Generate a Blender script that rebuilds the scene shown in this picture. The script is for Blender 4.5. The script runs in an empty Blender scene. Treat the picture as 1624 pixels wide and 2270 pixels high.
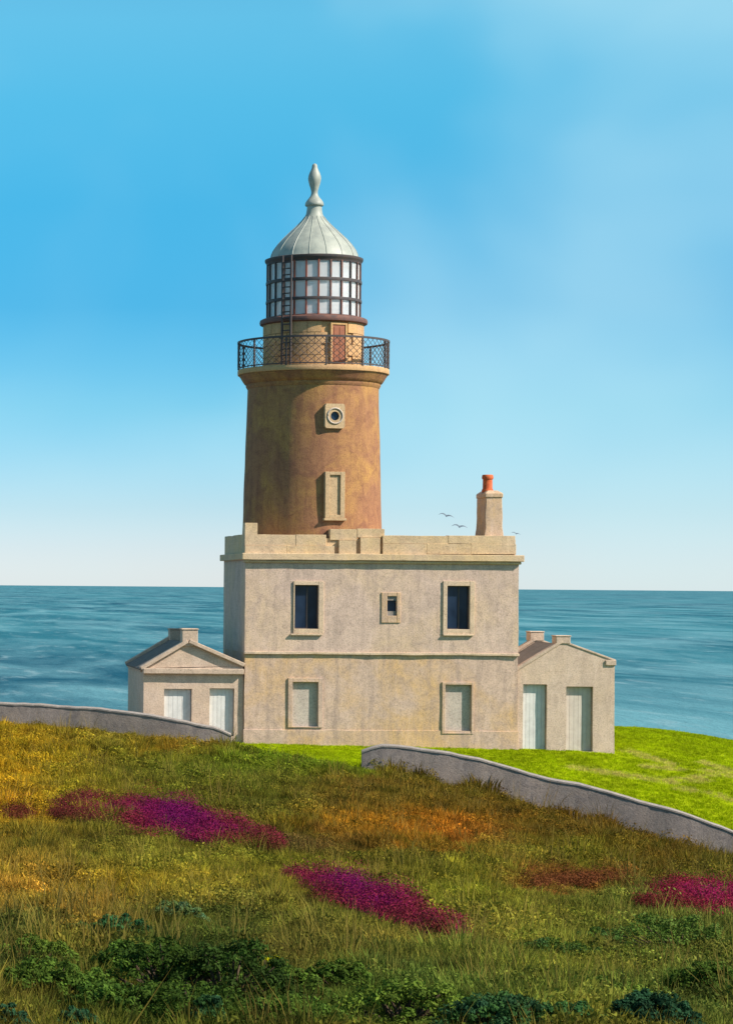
import bpy, math, random
import numpy as np
from mathutils import Vector, Matrix, noise as mnoise

random.seed(7)
RNG = np.random.default_rng(11)
SC = bpy.context.scene
COL = SC.collection
R = math.radians

# ------------------------------------------------------------------ camera
F = 5580.0            # focal length in units of a 1624 x 2270 picture
PX, PY = -260.0, 1293.4  # principal point (shift lens, camera stands to the left)
ROLL = 0.0080
CX, CY, CZ = -15.39, -90.0, 5.6
cam = bpy.data.cameras.new('camera')
cam.sensor_fit = 'VERTICAL'
cam.sensor_height = 24.0
cam.sensor_width = 24.0 * 732 / 1024
cam.lens = 24.0 * F / 2270.0
cam.shift_x = (812.0 - PX) / 2270.0
cam.shift_y = (PY - 1135.0) / 2270.0
cam.clip_start = 0.1
cam.clip_end = 120000.0
camo = bpy.data.objects.new('camera', cam)
COL.objects.link(camo)
camo.matrix_world = Matrix.Translation((CX, CY, CZ)) @ Matrix.Rotation(R(90), 4, 'X') @ Matrix.Rotation(ROLL, 4, 'Z')
SC.camera = camo

# ------------------------------------------------------------------ sky, sun, exposure
SUN_AZ, SUN_EL = R(62), R(39)          # to the right of the facade's normal
sdir = Vector((math.sin(SUN_AZ) * math.cos(SUN_EL), -math.cos(SUN_AZ) * math.cos(SUN_EL), math.sin(SUN_EL)))
world = bpy.data.worlds.new('World')
SC.world = world
world.use_nodes = True
wt = world.node_tree
wt.nodes.clear()


def N(t, kind, **kw):
    n = t.nodes.new(kind)
    for k, v in kw.items():
        setattr(n, k, v)
    return n


def math_node(t, op, a, b=None, clamp=False):
    n = N(t, 'ShaderNodeMath', operation=op, use_clamp=clamp)
    for i, v in enumerate((a, b)):
        if v is None:
            continue
        if isinstance(v, (int, float)):
            n.inputs[i].default_value = v
        else:
            t.links.new(v, n.inputs[i])
    return n.outputs[0]


def ramp(t, fac, stops, interp='LINEAR'):
    n = N(t, 'ShaderNodeValToRGB')
    cr = n.color_ramp
    cr.interpolation = interp
    while len(cr.elements) < len(stops):
        cr.elements.new(0.5)
    for e, (p, c) in zip(cr.elements, stops):
        e.position = p
        if isinstance(c, (int, float)):
            c = (c, c, c)
        e.color = (c[0], c[1], c[2], 1)
    t.links.new(fac, n.inputs[0])
    return n.outputs[0]


def mix(t, fac, a, b, mode='MIX'):
    n = N(t, 'ShaderNodeMix', data_type='RGBA', blend_type=mode)
    for sock, v in ((n.inputs[0], fac), (n.inputs[6], a), (n.inputs[7], b)):
        if isinstance(v, (int, float)):
            sock.default_value = v
        elif isinstance(v, tuple):
            sock.default_value = (v[0], v[1], v[2], 1)
        else:
            t.links.new(v, sock)
    return n.outputs[2]


sky = N(wt, 'ShaderNodeTexSky', sky_type='NISHITA')
sky.sun_disc = False
sky.sun_elevation = SUN_EL
sky.sun_rotation = math.atan2(sdir.x, sdir.y)
sky.altitude = 0
sky.air_density = 1.0
sky.dust_density = 0.4
sky.ozone_density = 4.0
tc = N(wt, 'ShaderNodeTexCoord')
sep = N(wt, 'ShaderNodeSeparateXYZ')
wt.links.new(tc.outputs['Generated'], sep.inputs[0])
# deep azure sky: the nishita light filtered a little bluer, paler towards the horizon haze
tint = ramp(wt, sep.outputs[2], [(0.000, (0.664, 0.720, 0.900)), (0.014, (0.544, 0.616, 0.800)), (0.030, (0.424, 0.544, 0.704)), (0.070, (0.216, 0.468, 0.592)), (0.110, (0.104, 0.412, 0.544)), (0.149, (0.112, 0.480, 0.568)), (0.188, (0.184, 0.600, 0.616)), (0.218, (0.280, 0.696, 0.656)), (0.400, (0.440, 0.620, 0.560)), (1.000, (0.520, 0.500, 0.440))])
skyc = mix(wt, 1.0, sky.outputs[0], mix(wt, 1.0, tint, (2.5, 2.5, 2.5), 'MULTIPLY'), 'MULTIPLY')
# thin high cloud
mp = N(wt, 'ShaderNodeMapping')
mp.inputs['Location'].default_value = (8.15, 0.2, 2.74)
mp.inputs['Scale'].default_value = (4.2, 4.2, 6.5)
wt.links.new(tc.outputs['Generated'], mp.inputs[0])
cn = N(wt, 'ShaderNodeTexNoise')
cn.inputs['Scale'].default_value = 1.0
cn.inputs['Detail'].default_value = 3.5
cn.inputs['Roughness'].default_value = 0.48
cn.inputs['Distortion'].default_value = 0.35
wt.links.new(mp.outputs[0], cn.inputs[0])
cf = ramp(wt, cn.outputs[0], [(0.40, 0.0), (0.76, 0.48)], 'EASE')
skyc = mix(wt, cf, skyc, (6.4, 9.2, 9.7))
bg = N(wt, 'ShaderNodeBackground')
bg.inputs[1].default_value = 0.068
wt.links.new(skyc, bg.inputs[0])
wo = N(wt, 'ShaderNodeOutputWorld')
wt.links.new(bg.outputs[0], wo.inputs[0])

sun = bpy.data.lights.new('sun', 'SUN')
sun.energy = 5.0
sun.angle = R(0.6)
sun.color = (1.0, 0.905, 0.80)
suno = bpy.data.objects.new('sun', sun)
COL.objects.link(suno)
suno.rotation_euler = (-sdir).to_track_quat('-Z', 'Y').to_euler()
suno.location = (20, -30, 40)

SC.view_settings.view_transform = 'Standard'
SC.view_settings.look = 'None'
SC.view_settings.exposure = 0.58
SC.view_settings.gamma = 1.0
SC.view_settings.use_curve_mapping = False
SC.cycles.max_bounces = 8
SC.cycles.transparent_max_bounces = 16


# ------------------------------------------------------------------ measuring helpers
def W(dx, dy, D):
    """photo position (1624-wide) at distance D in front of the camera -> world point"""
    a, b = dx - PX, dy - PY
    return Vector((CX + (a + ROLL * b) * D / F, CY + D, CZ - (b - ROLL * a) * D / F))


def WX(dx, dy, D):
    return W(dx, dy, D).x


def WZ(dx, dy, D):
    return W(dx, dy, D).z


def project(x, y, z):
    D = y - CY
    a, b = (x - CX) * F / D, (CZ - z) * F / D
    return PX + a - ROLL * b, PY + b + ROLL * a


# ------------------------------------------------------------------ materials
def new_mat(name):
    m = bpy.data.materials.new(name)
    m.use_nodes = True
    t = m.node_tree
    p = t.nodes['Principled BSDF']
    return m, t, p


def noise_tex(t, vec, scale, detail=4, rough=0.55, dist=0.0):
    n = N(t, 'ShaderNodeTexNoise')
    n.inputs['Scale'].default_value = scale
    n.inputs['Detail'].default_value = detail
    n.inputs['Roughness'].default_value = rough
    n.inputs['Distortion'].default_value = dist
    if vec is not None:
        t.links.new(vec, n.inputs['Vector'])
    return n.outputs[0]


def world_vec(t, scale=(1, 1, 1), loc=(0, 0, 0)):
    g = N(t, 'ShaderNodeNewGeometry')
    m = N(t, 'ShaderNodeMapping')
    m.inputs['Scale'].default_value = scale
    m.inputs['Location'].default_value = loc
    t.links.new(g.outputs['Position'], m.inputs[0])
    return m.outputs[0]


def bump(t, p, h, strength, dist):
    b = N(t, 'ShaderNodeBump')
    b.inputs['Strength'].default_value = strength
    b.inputs['Distance'].default_value = dist
    t.links.new(h, b.inputs['Height'])
    t.links.new(b.outputs[0], p.inputs['Normal'])


def stone_mat(name, base, warm, dark, streak=0.5, warm_amt=0.6, grain=0.35, seed=0.0, rough=0.9, bump_d=0.02):
    """weathered render / stone: warm stains, grey washes, rain streaks and a fine grain"""
    m, t, p = new_mat(name)
    v = world_vec(t, loc=(seed, seed * 0.7, seed * 1.3))
    vs = world_vec(t, (2.6, 2.6, 0.28), (seed, 0, 0))
    big = noise_tex(t, v, 0.55, 5, 0.6, 0.6)
    mid = noise_tex(t, v, 2.4, 6, 0.65, 0.8)
    fine = noise_tex(t, v, 22, 4, 0.8)
    crack = noise_tex(t, v, 3.3, 8, 0.75, 1.6)
    strk = noise_tex(t, vs, 1.6, 5, 0.62, 0.3)
    c = mix(t, math_node(t, 'MULTIPLY', ramp(t, big, [(0.42, 0.0), (0.64, 1.0)]), warm_amt), base, warm)
    c = mix(t, math_node(t, 'MULTIPLY', ramp(t, mid, [(0.44, 0.0), (0.70, 1.0)]), 0.62), c, dark)
    c = mix(t, math_node(t, 'MULTIPLY', ramp(t, strk, [(0.50, 0.0), (0.74, 1.0)]), streak), c, dark)
    pale = (min(1, base[0] * 1.25), min(1, base[1] * 1.27), min(1, base[2] * 1.3))
    c = mix(t, math_node(t, 'MULTIPLY', ramp(t, strk, [(0.26, 1.0), (0.42, 0.0)]), 0.5), c, pale)
    c = mix(t, math_node(t, 'MULTIPLY', ramp(t, crack, [(0.485, 0.0), (0.5, 1.0), (0.515, 0.0)]), 0.35), c, dark)
    g = ramp(t, fine, [(0.30, 1.0 - grain * 1.3), (0.5, 1.0), (0.75, 1.0 + grain * 0.5)])
    c = mix(t, 1.0, c, g, 'MULTIPLY')
    t.links.new(c, p.inputs['Base Color'])
    p.inputs['Roughness'].default_value = rough
    p.inputs['Specular IOR Level'].default_value = 0.15
    h = math_node(t, 'ADD', math_node(t, 'MULTIPLY', mid, 0.6), math_node(t, 'MULTIPLY', fine, 0.45))
    bump(t, p, h, 0.8, bump_d)
    return m


def plain_mat(name, c, c2, rough=0.6, scale=6.0, metal=0.0, spec=0.3, bd=0.004):
    m, t, p = new_mat(name)
    v = world_vec(t)
    n = noise_tex(t, v, scale, 5, 0.65, 0.4)
    col = mix(t, ramp(t, n, [(0.38, 0.0), (0.64, 1.0)]), c, c2)
    t.links.new(col, p.inputs['Base Color'])
    p.inputs['Roughness'].default_value = rough
    p.inputs['Metallic'].default_value = metal
    p.inputs['Specular IOR Level'].default_value = spec
    bump(t, p, noise_tex(t, v, scale * 6, 3, 0.6), 0.6, bd)
    return m


M = {}
M['house'] = stone_mat('house_render', (0.59, 0.435, 0.345), (0.62, 0.445, 0.27), (0.37, 0.275, 0.225), streak=0.75, seed=3.1)
M['lower'] = stone_mat('lower_storey_render', (0.57, 0.41, 0.31), (0.62, 0.395, 0.18), (0.34, 0.25, 0.205), streak=0.8, warm_amt=0.9, seed=9.4)
M['trim'] = stone_mat('dressed_stone', (0.62, 0.465, 0.33), (0.62, 0.43, 0.22), (0.40, 0.30, 0.22), streak=0.35, warm_amt=0.4, seed=5.0)
M['parapet'] = stone_mat('parapet_stone', (0.62, 0.455, 0.29), (0.64, 0.44, 0.21), (0.41, 0.295, 0.205), streak=0.3, warm_amt=0.6, seed=1.7)
M['tower'] = stone_mat('tower_render', (0.33, 0.162, 0.082), (0.47, 0.262, 0.075), (0.18, 0.078, 0.055), streak=0.6, warm_amt=0.7, seed=6.6, bump_d=0.03)
M['drum'] = stone_mat('drum_stone', (0.54, 0.33, 0.17), (0.56, 0.34, 0.12), (0.37, 0.22, 0.12), streak=0.25, warm_amt=0.5, seed=2.2)
M['wing'] = stone_mat('outbuilding_render', (0.59, 0.45, 0.345), (0.59, 0.42, 0.26), (0.38, 0.285, 0.22), streak=0.4, warm_amt=0.4, seed=4.4)
M['wingtrim'] = stone_mat('outbuilding_coping', (0.55, 0.415, 0.31), (0.54, 0.39, 0.25), (0.34, 0.26, 0.20), streak=0.3, warm_amt=0.3, seed=7.7)
M['roof'] = stone_mat('roof_covering', (0.18, 0.15, 0.13), (0.20, 0.16, 0.12), (0.11, 0.095, 0.085), streak=0.4, warm_amt=0.4, seed=8.1)
M['panel'] = stone_mat('blocked_panel', (0.50, 0.43, 0.36), (0.52, 0.43, 0.33), (0.36, 0.305, 0.265), streak=0.6, warm_amt=0.3, seed=3.9)
M['tpanel'] = stone_mat('tower_panel', (0.52, 0.37, 0.22), (0.52, 0.35, 0.17), (0.36, 0.25, 0.15), streak=0.2, warm_amt=0.4, seed=3.2)
M['wall'] = stone_mat('garden_wall_render', (0.255, 0.21, 0.185), (0.28, 0.22, 0.175), (0.12, 0.105, 0.105), streak=0.35, warm_amt=0.6, seed=12.0, bump_d=0.04)
M['coping'] = stone_mat('garden_wall_coping', (0.31, 0.27, 0.24), (0.33, 0.275, 0.225), (0.17, 0.15, 0.14), streak=0.2, warm_amt=0.4, seed=13.0, bump_d=0.03)
M['doorwhite'] = plain_mat('pale_door_paint', (0.66, 0.65, 0.61), (0.55, 0.545, 0.51), 0.7, 3.0, spec=0.2)
M['doorbeige'] = plain_mat('beige_door_paint', (0.58, 0.51, 0.43), (0.50, 0.43, 0.36), 0.75, 3.0, spec=0.2)
M['reddoor'] = plain_mat('red_brown_door', (0.30, 0.105, 0.05), (0.24, 0.085, 0.045), 0.6, 4.0)
M['dome'] = plain_mat('dome_lead', (0.36, 0.375, 0.315), (0.26, 0.275, 0.24), 0.5, 2.2, spec=0.35)
M['rust'] = plain_mat('rusty_iron', (0.19, 0.085, 0.06), (0.10, 0.06, 0.055), 0.7, 5.0)
M['darkiron'] = plain_mat('dark_iron', (0.055, 0.05, 0.055), (0.09, 0.065, 0.055), 0.6, 6.0)
M['redrust'] = plain_mat('red_lead_iron', (0.30, 0.07, 0.035), (0.18, 0.06, 0.04), 0.7, 5.0)
M['pot'] = plain_mat('terracotta', (0.56, 0.12, 0.035), (0.42, 0.075, 0.022), 0.75, 7.0)
M['gull'] = plain_mat('gull_feathers', (0.15, 0.19, 0.23), (0.10, 0.125, 0.155), 0.8, 8.0)

m, t, p = new_mat('dark_glass')
v = world_vec(t, (1, 1, 0.5))
c = mix(t, ramp(t, noise_tex(t, v, 2.0, 3), [(0.4, 0.0), (0.6, 1.0)]), (0.008, 0.016, 0.035), (0.016, 0.03, 0.06))
t.links.new(c, p.inputs['Base Color'])
p.inputs['Roughness'].default_value = 0.12
p.inputs['Specular IOR Level'].default_value = 0.25
M['glass'] = m

# lantern panes: salt-clouded glass with white blinds behind, half see-through
m, t, p = new_mat('lantern_glass')
p.inputs['Base Color'].default_value = (0.94, 0.95, 0.95, 1)
p.inputs['Roughness'].default_value = 0.25
trl = N(t, 'ShaderNodeBsdfTranslucent')
trl.inputs[0].default_value = (0.95, 0.96, 0.96, 1)
trn = N(t, 'ShaderNodeBsdfTransparent')
m1 = N(t, 'ShaderNodeMixShader')
m1.inputs[0].default_value = 0.5
t.links.new(p.outputs[0], m1.inputs[1])
t.links.new(trl.outputs[0], m1.inputs[2])
m2 = N(t, 'ShaderNodeMixShader')
m2.inputs[0].default_value = 0.42
t.links.new(m1.outputs[0], m2.inputs[1])
t.links.new(trn.outputs[0], m2.inputs[2])
t.links.new(m2.outputs[0], t.nodes['Material Output'].inputs[0])
M['pane'] = m


M['lens'] = plain_mat('lens_brightener', (0.94, 0.95, 0.94), (0.90, 0.92, 0.92), 0.3, 1.5, spec=0.5)  # opaque white for the drum added inside the lantern


# sea
m, t, p = new_mat('sea_water')
v1 = world_vec(t, (0.0042, 0.0007, 1))
v2 = world_vec(t, (0.016, 0.0030, 1))
v3 = world_vec(t, (0.10, 0.022, 1))
a = noise_tex(t, v1, 1.0, 6, 0.62, 0.5)
b = noise_tex(t, v2, 1.0, 6, 0.62, 0.6)
cc = noise_tex(t, v3, 1.0, 5, 0.6, 0.3)
c = mix(t, ramp(t, a, [(0.36, 0.0), (0.62, 1.0)]), (0.004, 0.062, 0.098), (0.022, 0.145, 0.18))
c = mix(t, math_node(t, 'MULTIPLY', ramp(t, b, [(0.42, 0.0), (0.66, 1.0)]), 0.75), c, (0.13, 0.30, 0.335))
c = mix(t, math_node(t, 'MULTIPLY', ramp(t, cc, [(0.56, 0.0), (0.72, 1.0)]), 0.5), c, (0.27, 0.38, 0.40))
t.links.new(c, p.inputs['Base Color'])
p.inputs['Roughness'].default_value = 0.6
p.inputs['Specular IOR Level'].default_value = 0.10
hh = math_node(t, 'ADD', noise_tex(t, world_vec(t, (0.16, 0.06, 1)), 1.0, 6, 0.65), math_node(t, 'MULTIPLY', noise_tex(t, world_vec(t, (0.5, 0.9, 1)), 1.0, 4, 0.6), 0.3))
bump(t, p, hh, 0.9, 1.2)
M['sea'] = m


def veg_mat(name, attr, inst=True, transl=0.25, var=0.35):
    m, t, p = new_mat(name)
    at = N(t, 'ShaderNodeAttribute', attribute_name=attr)
    at.attribute_type = 'INSTANCER' if inst else 'GEOMETRY'
    n = noise_tex(t, world_vec(t), 3.5, 4, 0.6)
    g = ramp(t, n, [(0.3, 1.0 - var), (0.7, 1.0 + var)])
    c = mix(t, 1.0, at.outputs['Color'], g, 'MULTIPLY')
    t.links.new(c, p.inputs['Base Color'])
    p.inputs['Roughness'].default_value = 0.85
    p.inputs['Specular IOR Level'].default_value = 0.08
    tr = N(t, 'ShaderNodeBsdfTranslucent')
    t.links.new(c, tr.inputs[0])
    ms = N(t, 'ShaderNodeMixShader')
    ms.inputs[0].default_value = transl
    t.links.new(p.outputs[0], ms.inputs[1])
    t.links.new(tr.outputs[0], ms.inputs[2])
    t.links.new(ms.outputs[0], t.nodes['Material Output'].inputs[0])
    return m


M['veg'] = veg_mat('vegetation', 'tuftcol')
M['plant'] = veg_mat('plant_leaves', 'Col', inst=False, transl=0.2, var=0.25)
M['stem'] = plain_mat('woody_stem', (0.09, 0.06, 0.035), (0.06, 0.04, 0.025), 0.9, 20)

m, t, p = new_mat('turf_ground')
at = N(t, 'ShaderNodeAttribute', attribute_name='Col')
n = noise_tex(t, world_vec(t), 9.0, 6, 0.7)
c = mix(t, 1.0, at.outputs['Color'], ramp(t, n, [(0.3, 0.6), (0.7, 1.2)]), 'MULTIPLY')
t.links.new(c, p.inputs['Base Color'])
p.inputs['Roughness'].default_value = 0.95
p.inputs['Specular IOR Level'].default_value = 0.05
bump(t, p, noise_tex(t, world_vec(t), 14.0, 5, 0.7), 1.0, 0.06)
M['ground'] = m


# ------------------------------------------------------------------ mesh helpers
ROOTLOC = {}


class MB:
    def __init__(s):
        s.v, s.f = [], []

    def add(s, vs, fs):
        o = len(s.v)
        s.v += [tuple(q) for q in vs]
        s.f += [tuple(i + o for i in f) for f in fs]
        return s

    def box(s, x0, x1, y0, y1, z0, z1):
        vs = [(x, y, z) for z in (z0, z1) for y in (y0, y1) for x in (x0, x1)]
        return s.add(vs, [(0, 2, 3, 1), (4, 5, 7, 6), (0, 1, 5, 4), (2, 6, 7, 3), (0, 4, 6, 2), (1, 3, 7, 5)])

    def prism_y(s, poly, y0, y1):
        """polygon in x,z (counter-clockwise seen from -y) swept from y0 to y1"""
        n = len(poly)
        vs = [(x, y0, z) for x, z in poly] + [(x, y1, z) for x, z in poly]
        fs = [tuple(range(n)), tuple(range(2 * n - 1, n - 1, -1))]
        fs += [(i, i + n, (i + 1) % n + n, (i + 1) % n) for i in range(n)]
        return s.add(vs, fs)

    def lathe(s, prof, cx, cy, seg=64, a0=0.0, wob=0.0, close=False):
        n = len(prof)
        vs = []
        for k in range(seg):
            a = a0 + 2 * math.pi * k / seg
            for r, z in prof:
                rr = r
                if wob:
                    rr = r + wob * mnoise.noise((math.cos(a) * 2.0, math.sin(a) * 2.0, z * 0.9))
                vs.append((cx + rr * math.sin(a), cy - rr * math.cos(a), z))
        fs = []
        for k in range(seg):
            k2 = (k + 1) % seg
            for i in range(n if close else n - 1):
                j = (i + 1) % n
                fs.append((k * n + i, k2 * n + i, k2 * n + j, k * n + j))
        return s.add(vs, fs)

    def tube(s, pts, r, seg=6):
        pts = [Vector(q) for q in pts]
        n = len(pts)
        rs = r if isinstance(r, (list, tuple)) else [r] * n
        base = []
        up = Vector((0, 0, 1))
        for i, q in enumerate(pts):
            d = (pts[min(i + 1, n - 1)] - pts[max(i - 1, 0)]).normalized()
            u = d.cross(up)
            if u.length < 1e-3:
                u = d.cross(Vector((1, 0, 0)))
            u.normalize()
            w = d.cross(u)
            for k in range(seg):
                a = 2 * math.pi * k / seg
                base.append(q + u * math.cos(a) * rs[i] + w * math.sin(a) * rs[i])
        fs = []
        for i in range(n - 1):
            for k in range(seg):
                k2 = (k + 1) % seg
                fs.append((i * seg + k, i * seg + k2, (i + 1) * seg + k2, (i + 1) * seg + k))
        fs.append(tuple(range(seg - 1, -1, -1)))
        fs.append(tuple((n - 1) * seg + k for k in range(seg)))
        return s.add(base, fs)

    def grid(s, nu, nv, fn, hole=None):
        o = len(s.v)
        for i in range(nu):
            for j in range(nv):
                s.v.append(tuple(fn(i, j)))
        for i in range(nu - 1):
            for j in range(nv - 1):
                if hole and hole(i, j):
                    continue
                s.f.append((o + i * nv + j, o + (i + 1) * nv + j, o + (i + 1) * nv + j + 1, o + i * nv + j + 1))
        return s

    def mesh(s, name, mat, smooth=None):
        me = bpy.data.meshes.new(name)
        me.from_pydata(s.v, [], s.f)
        me.materials.append(mat)
        if smooth is not None:
            me.shade_smooth()
            me.set_sharp_from_angle(angle=R(smooth))
        me.update()
        return me

    def build(s, name, mat, parent=None, smooth=None, bevel=0.0, tag_=None, seg=2):
        if parent is not None:
            L = ROOTLOC[parent.name]
            s.v = [(x - L[0], y - L[1], z - L[2]) for x, y, z in s.v]
        o = bpy.data.objects.new(name, s.mesh(name, mat, smooth))
        COL.objects.link(o)
        if parent is not None:
            o.parent = parent
            ROOTLOC[o.name] = ROOTLOC[parent.name]
        else:
            ROOTLOC[o.name] = (0, 0, 0)
        if bevel:
            b = o.modifiers.new('bevel', 'BEVEL')
            b.width = bevel
            b.segments = seg
            b.limit_method = 'ANGLE'
            b.angle_limit = R(40)
        return o


def tag(o, label=None, cat=None, group=None, kind=None):
    for k, v in (('label', label), ('category', cat), ('group', group), ('kind', kind)):
        if v:
            o[k] = v
    return o


def empty(name, loc, label, cat, group=None):
    o = bpy.data.objects.new(name, None)
    COL.objects.link(o)
    o.location = loc
    o.empty_display_size = 0.3
    ROOTLOC[o.name] = tuple(loc)
    return tag(o, label, cat, group)


def place(me, name, parent, loc, rz=0.0, rx=0.0, ry=0.0):
    """a piece sharing mesh data, at a world position under its parent"""
    o = bpy.data.objects.new(name, me)
    COL.objects.link(o)
    L = ROOTLOC[parent.name]
    o.parent = parent
    o.location = (loc[0] - L[0], loc[1] - L[1], loc[2] - L[2])
    o.rotation_euler = (rx, ry, rz)
    return o


def jit(x, y, z, amp=0.012, sc=1.3):
    n = mnoise.noise_vector(Vector((x * sc + 3.3, y * sc, z * sc)))
    n2 = mnoise.noise_vector(Vector((x * sc * 4 + 9.1, y * sc * 4, z * sc * 4)))
    return x + amp * (n.x + 0.4 * n2.x), y + amp * (n.y + 0.4 * n2.y), z


def splits(a, b, marks, step):
    pts = sorted(set([a, b] + [q for q in marks if a < q < b]))
    out = []
    for u, w in zip(pts[:-1], pts[1:]):
        k = max(1, int(round((w - u) / step)))
        out += [u + (w - u) * i / k for i in range(k)]
    return out + [pts[-1]]


def walls(mb, x0, x1, y0, y1, z0, z1, holes=(), depth=0.22, step=0.3, top=True):
    """four walls of a block, the front one (y0) with openings (xa, xb, za, zb) and their reveals"""
    xs = splits(x0, x1, [h[0] for h in holes] + [h[1] for h in holes], step)
    zs = splits(z0, z1, [h[2] for h in holes] + [h[3] for h in holes], step)
    ys = splits(y0, y1, [], 0.6)

    def inside(x, z):
        return any(h[0] < x < h[1] and h[2] < z < h[3] for h in holes)
    mb.grid(len(xs), len(zs), lambda i, j: jit(xs[i], y0, zs[j]),
            lambda i, j: inside((xs[i] + xs[i + 1]) / 2, (zs[j] + zs[j + 1]) / 2))
    xr = xs[::-1]
    mb.grid(len(ys), len(zs), lambda i, j: jit(x1, ys[i], zs[j]))
    mb.grid(len(xr), len(zs), lambda i, j: jit(xr[i], y1, zs[j]))
    yr = ys[::-1]
    mb.grid(len(yr), len(zs), lambda i, j: jit(x0, yr[i], zs[j]))
    if top:
        mb.add([(x0, y0, z1), (x1, y0, z1), (x1, y1, z1), (x0, y1, z1)], [(0, 1, 2, 3)])
    for xa, xb, za, zb in holes:
        hx = [q for q in xs if xa - 1e-6 <= q <= xb + 1e-6]
        hz = [q for q in zs if za - 1e-6 <= q <= zb + 1e-6]
        loop = [(q, za) for q in hx] + [(xb, q) for q in hz[1:]] + [(q, zb) for q in hx[::-1][1:]] + [(xa, q) for q in hz[::-1][1:-1]]
        n = len(loop)
        fr = [jit(x, y0, z) for x, z in loop]
        bk = [(q[0], y0 + depth, q[2]) for q in fr]
        mb.add(fr + bk, [(i, i + n, (i + 1) % n + n, (i + 1) % n) for i in range(n)])
    return mb


# ------------------------------------------------------------------ terrain
CTRL = [  # photo x, photo y, distance
    (543, 1648, 90), (850, 1655, 90), (1155, 1663, 90), (1362, 1668, 90.4),
    (1362, 1613, 102), (1450, 1622, 103), (1540, 1641, 104), (1624, 1665, 104.6), (1800, 1705, 106),
    (808, 1702, 79.6), (900, 1718, 79.4), (1000, 1740, 79.2), (1100, 1770, 79), (1200, 1795, 78.8),
    (1300, 1820, 78.5), (1400, 1848, 78.2), (1500, 1877, 77.9), (1624, 1917, 77.6), (1800, 1975, 77.1),
    (515, 1666, 86.8), (400, 1652, 87), (300, 1636, 87.4), (150, 1618, 88), (0, 1610, 88.4), (-200, 1606, 89),
    (650, 1678, 83),
    (0, 1640, 98), (300, 1640, 98), (700, 1632, 104), (1100, 1632, 104),
    (0, 1700, 70), (0, 1800, 50), (0, 2000, 28), (0, 2270, 11),
    (400, 1730, 68), (400, 1850, 44), (400, 2010, 27),
    (812, 1765, 64), (812, 1855, 44), (812, 2005, 28), (812, 2270, 11.6),
    (1200, 1870, 52), (1200, 2010, 33), (1624, 2000, 44), (1624, 2100, 29), (1624, 2270, 13.2),
    (-300, 1700, 72), (-300, 1850, 40),
]
cpts = np.array([tuple(W(*c)) for c in CTRL] + [
    (CX, CY, 3.95), (CX - 6, CY - 4, 3.8), (CX + 8, CY - 4, 3.6), (CX, CY - 20, 4.2), (CX - 20, CY - 10, 3.6), (CX + 28, CY - 10, 1.5),
    (CX - 18, CY + 50, 1.4), (CX + 42, CY + 24, -1.2), (CX + 46, CY + 70, -4.0), (-30, 0, 0.7)])


def tps_fit(P, lam=0.02):
    n = len(P)
    d = np.hypot(P[:, None, 0] - P[None, :, 0], P[:, None, 1] - P[None, :, 1])
    K = np.where(d > 0, d * d * np.log(d + 1e-9), 0) + lam * np.eye(n)
    Q = np.c_[np.ones(n), P[:, 0], P[:, 1]]
    A = np.block([[K, Q], [Q.T, np.zeros((3, 3))]])
    return np.linalg.solve(A, np.r_[P[:, 2], 0, 0, 0])


TW = tps_fit(cpts)


def sstep(a, b, x):
    q = np.clip((x - a) / (b - a), 0, 1)
    return q * q * (3 - 2 * q)


def height(x, y):
    x, y = np.atleast_1d(np.asarray(x, float)), np.atleast_1d(np.asarray(y, float))
    xc, yc = np.clip(x, -36, 32), np.clip(y, -112, 17)
    out = np.zeros_like(x)
    for s0 in range(0, len(x), 40000):
        sl = slice(s0, s0 + 40000)
        d2 = (xc[sl, None] - cpts[None, :, 0]) ** 2 + (yc[sl, None] - cpts[None, :, 1]) ** 2
        out[sl] = (0.5 * d2 * np.log(d2 + 1e-9)) @ TW[:len(cpts)] + TW[-3] + TW[-2] * xc[sl] + TW[-1] * yc[sl]
    # the headland falls away to the sea behind the buildings and to both sides
    edge = 14.6 + 0.7 * np.sin(x * 0.35) - 0.02 * np.abs(x)
    out -= 0.10 * np.clip(y - edge, 0, None) ** 2
    out -= 0.02 * np.clip(np.abs(x + 2) - 34, 0, None) ** 2
    out += 0.04 * np.sin(x * 1.7 + 0.4 * y) * np.sin(y * 0.8 - 0.4 * x) * sstep(-1, -8, y)
    return np.maximum(out, -40)


def hz(x, y):
    return float(height([x], [y])[0])


def ground_at(dx, dy):
    """where the line of sight through a photo position meets the ground"""
    D = np.linspace(6, 130, 1800)
    a, b = dx - PX, dy - PY
    x = CX + (a + ROLL * b) * D / F
    z = CZ - (b - ROLL * a) * D / F
    g = height(x, CY + D)
    k = int(np.argmax(z <= g)) if (z <= g).any() else len(D) - 1
    return Vector((x[k], CY + D[k], g[k])), D[k]


# where the mown lawn ends and the moor begins: left wall, the open gap, right wall
RW = [(808, 1702, 79.6), (900, 1718, 79.4), (1000, 1740, 79.2), (1100, 1770, 79), (1200, 1795, 78.8),
      (1300, 1820, 78.5), (1400, 1848, 78.2), (1500, 1877, 77.9), (1624, 1917, 77.6), (1760, 1962, 77.2), (1900, 2010, 76.8)]
LW = [(-330, 1602, 89.6), (-160, 1606, 89), (0, 1610, 88.4), (150, 1618, 88), (300, 1636, 87.4), (400, 1652, 87), (512, 1666, 86.8)]
rw = [W(*q) for q in RW]
lw = [W(*q) for q in LW]
rw += [rw[-1] + (rw[-1] - rw[-2]).normalized() * k_ for k_ in (4, 8, 13)]
BX = np.array([q.x for q in lw] + [q.x for q in rw] + [60.0])
BY = np.array([q.y for q in lw] + [q.y for q in rw] + [rw[-1].y - 8])


def lawn_side(x, y):
    return y - np.interp(x, BX, BY)


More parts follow.
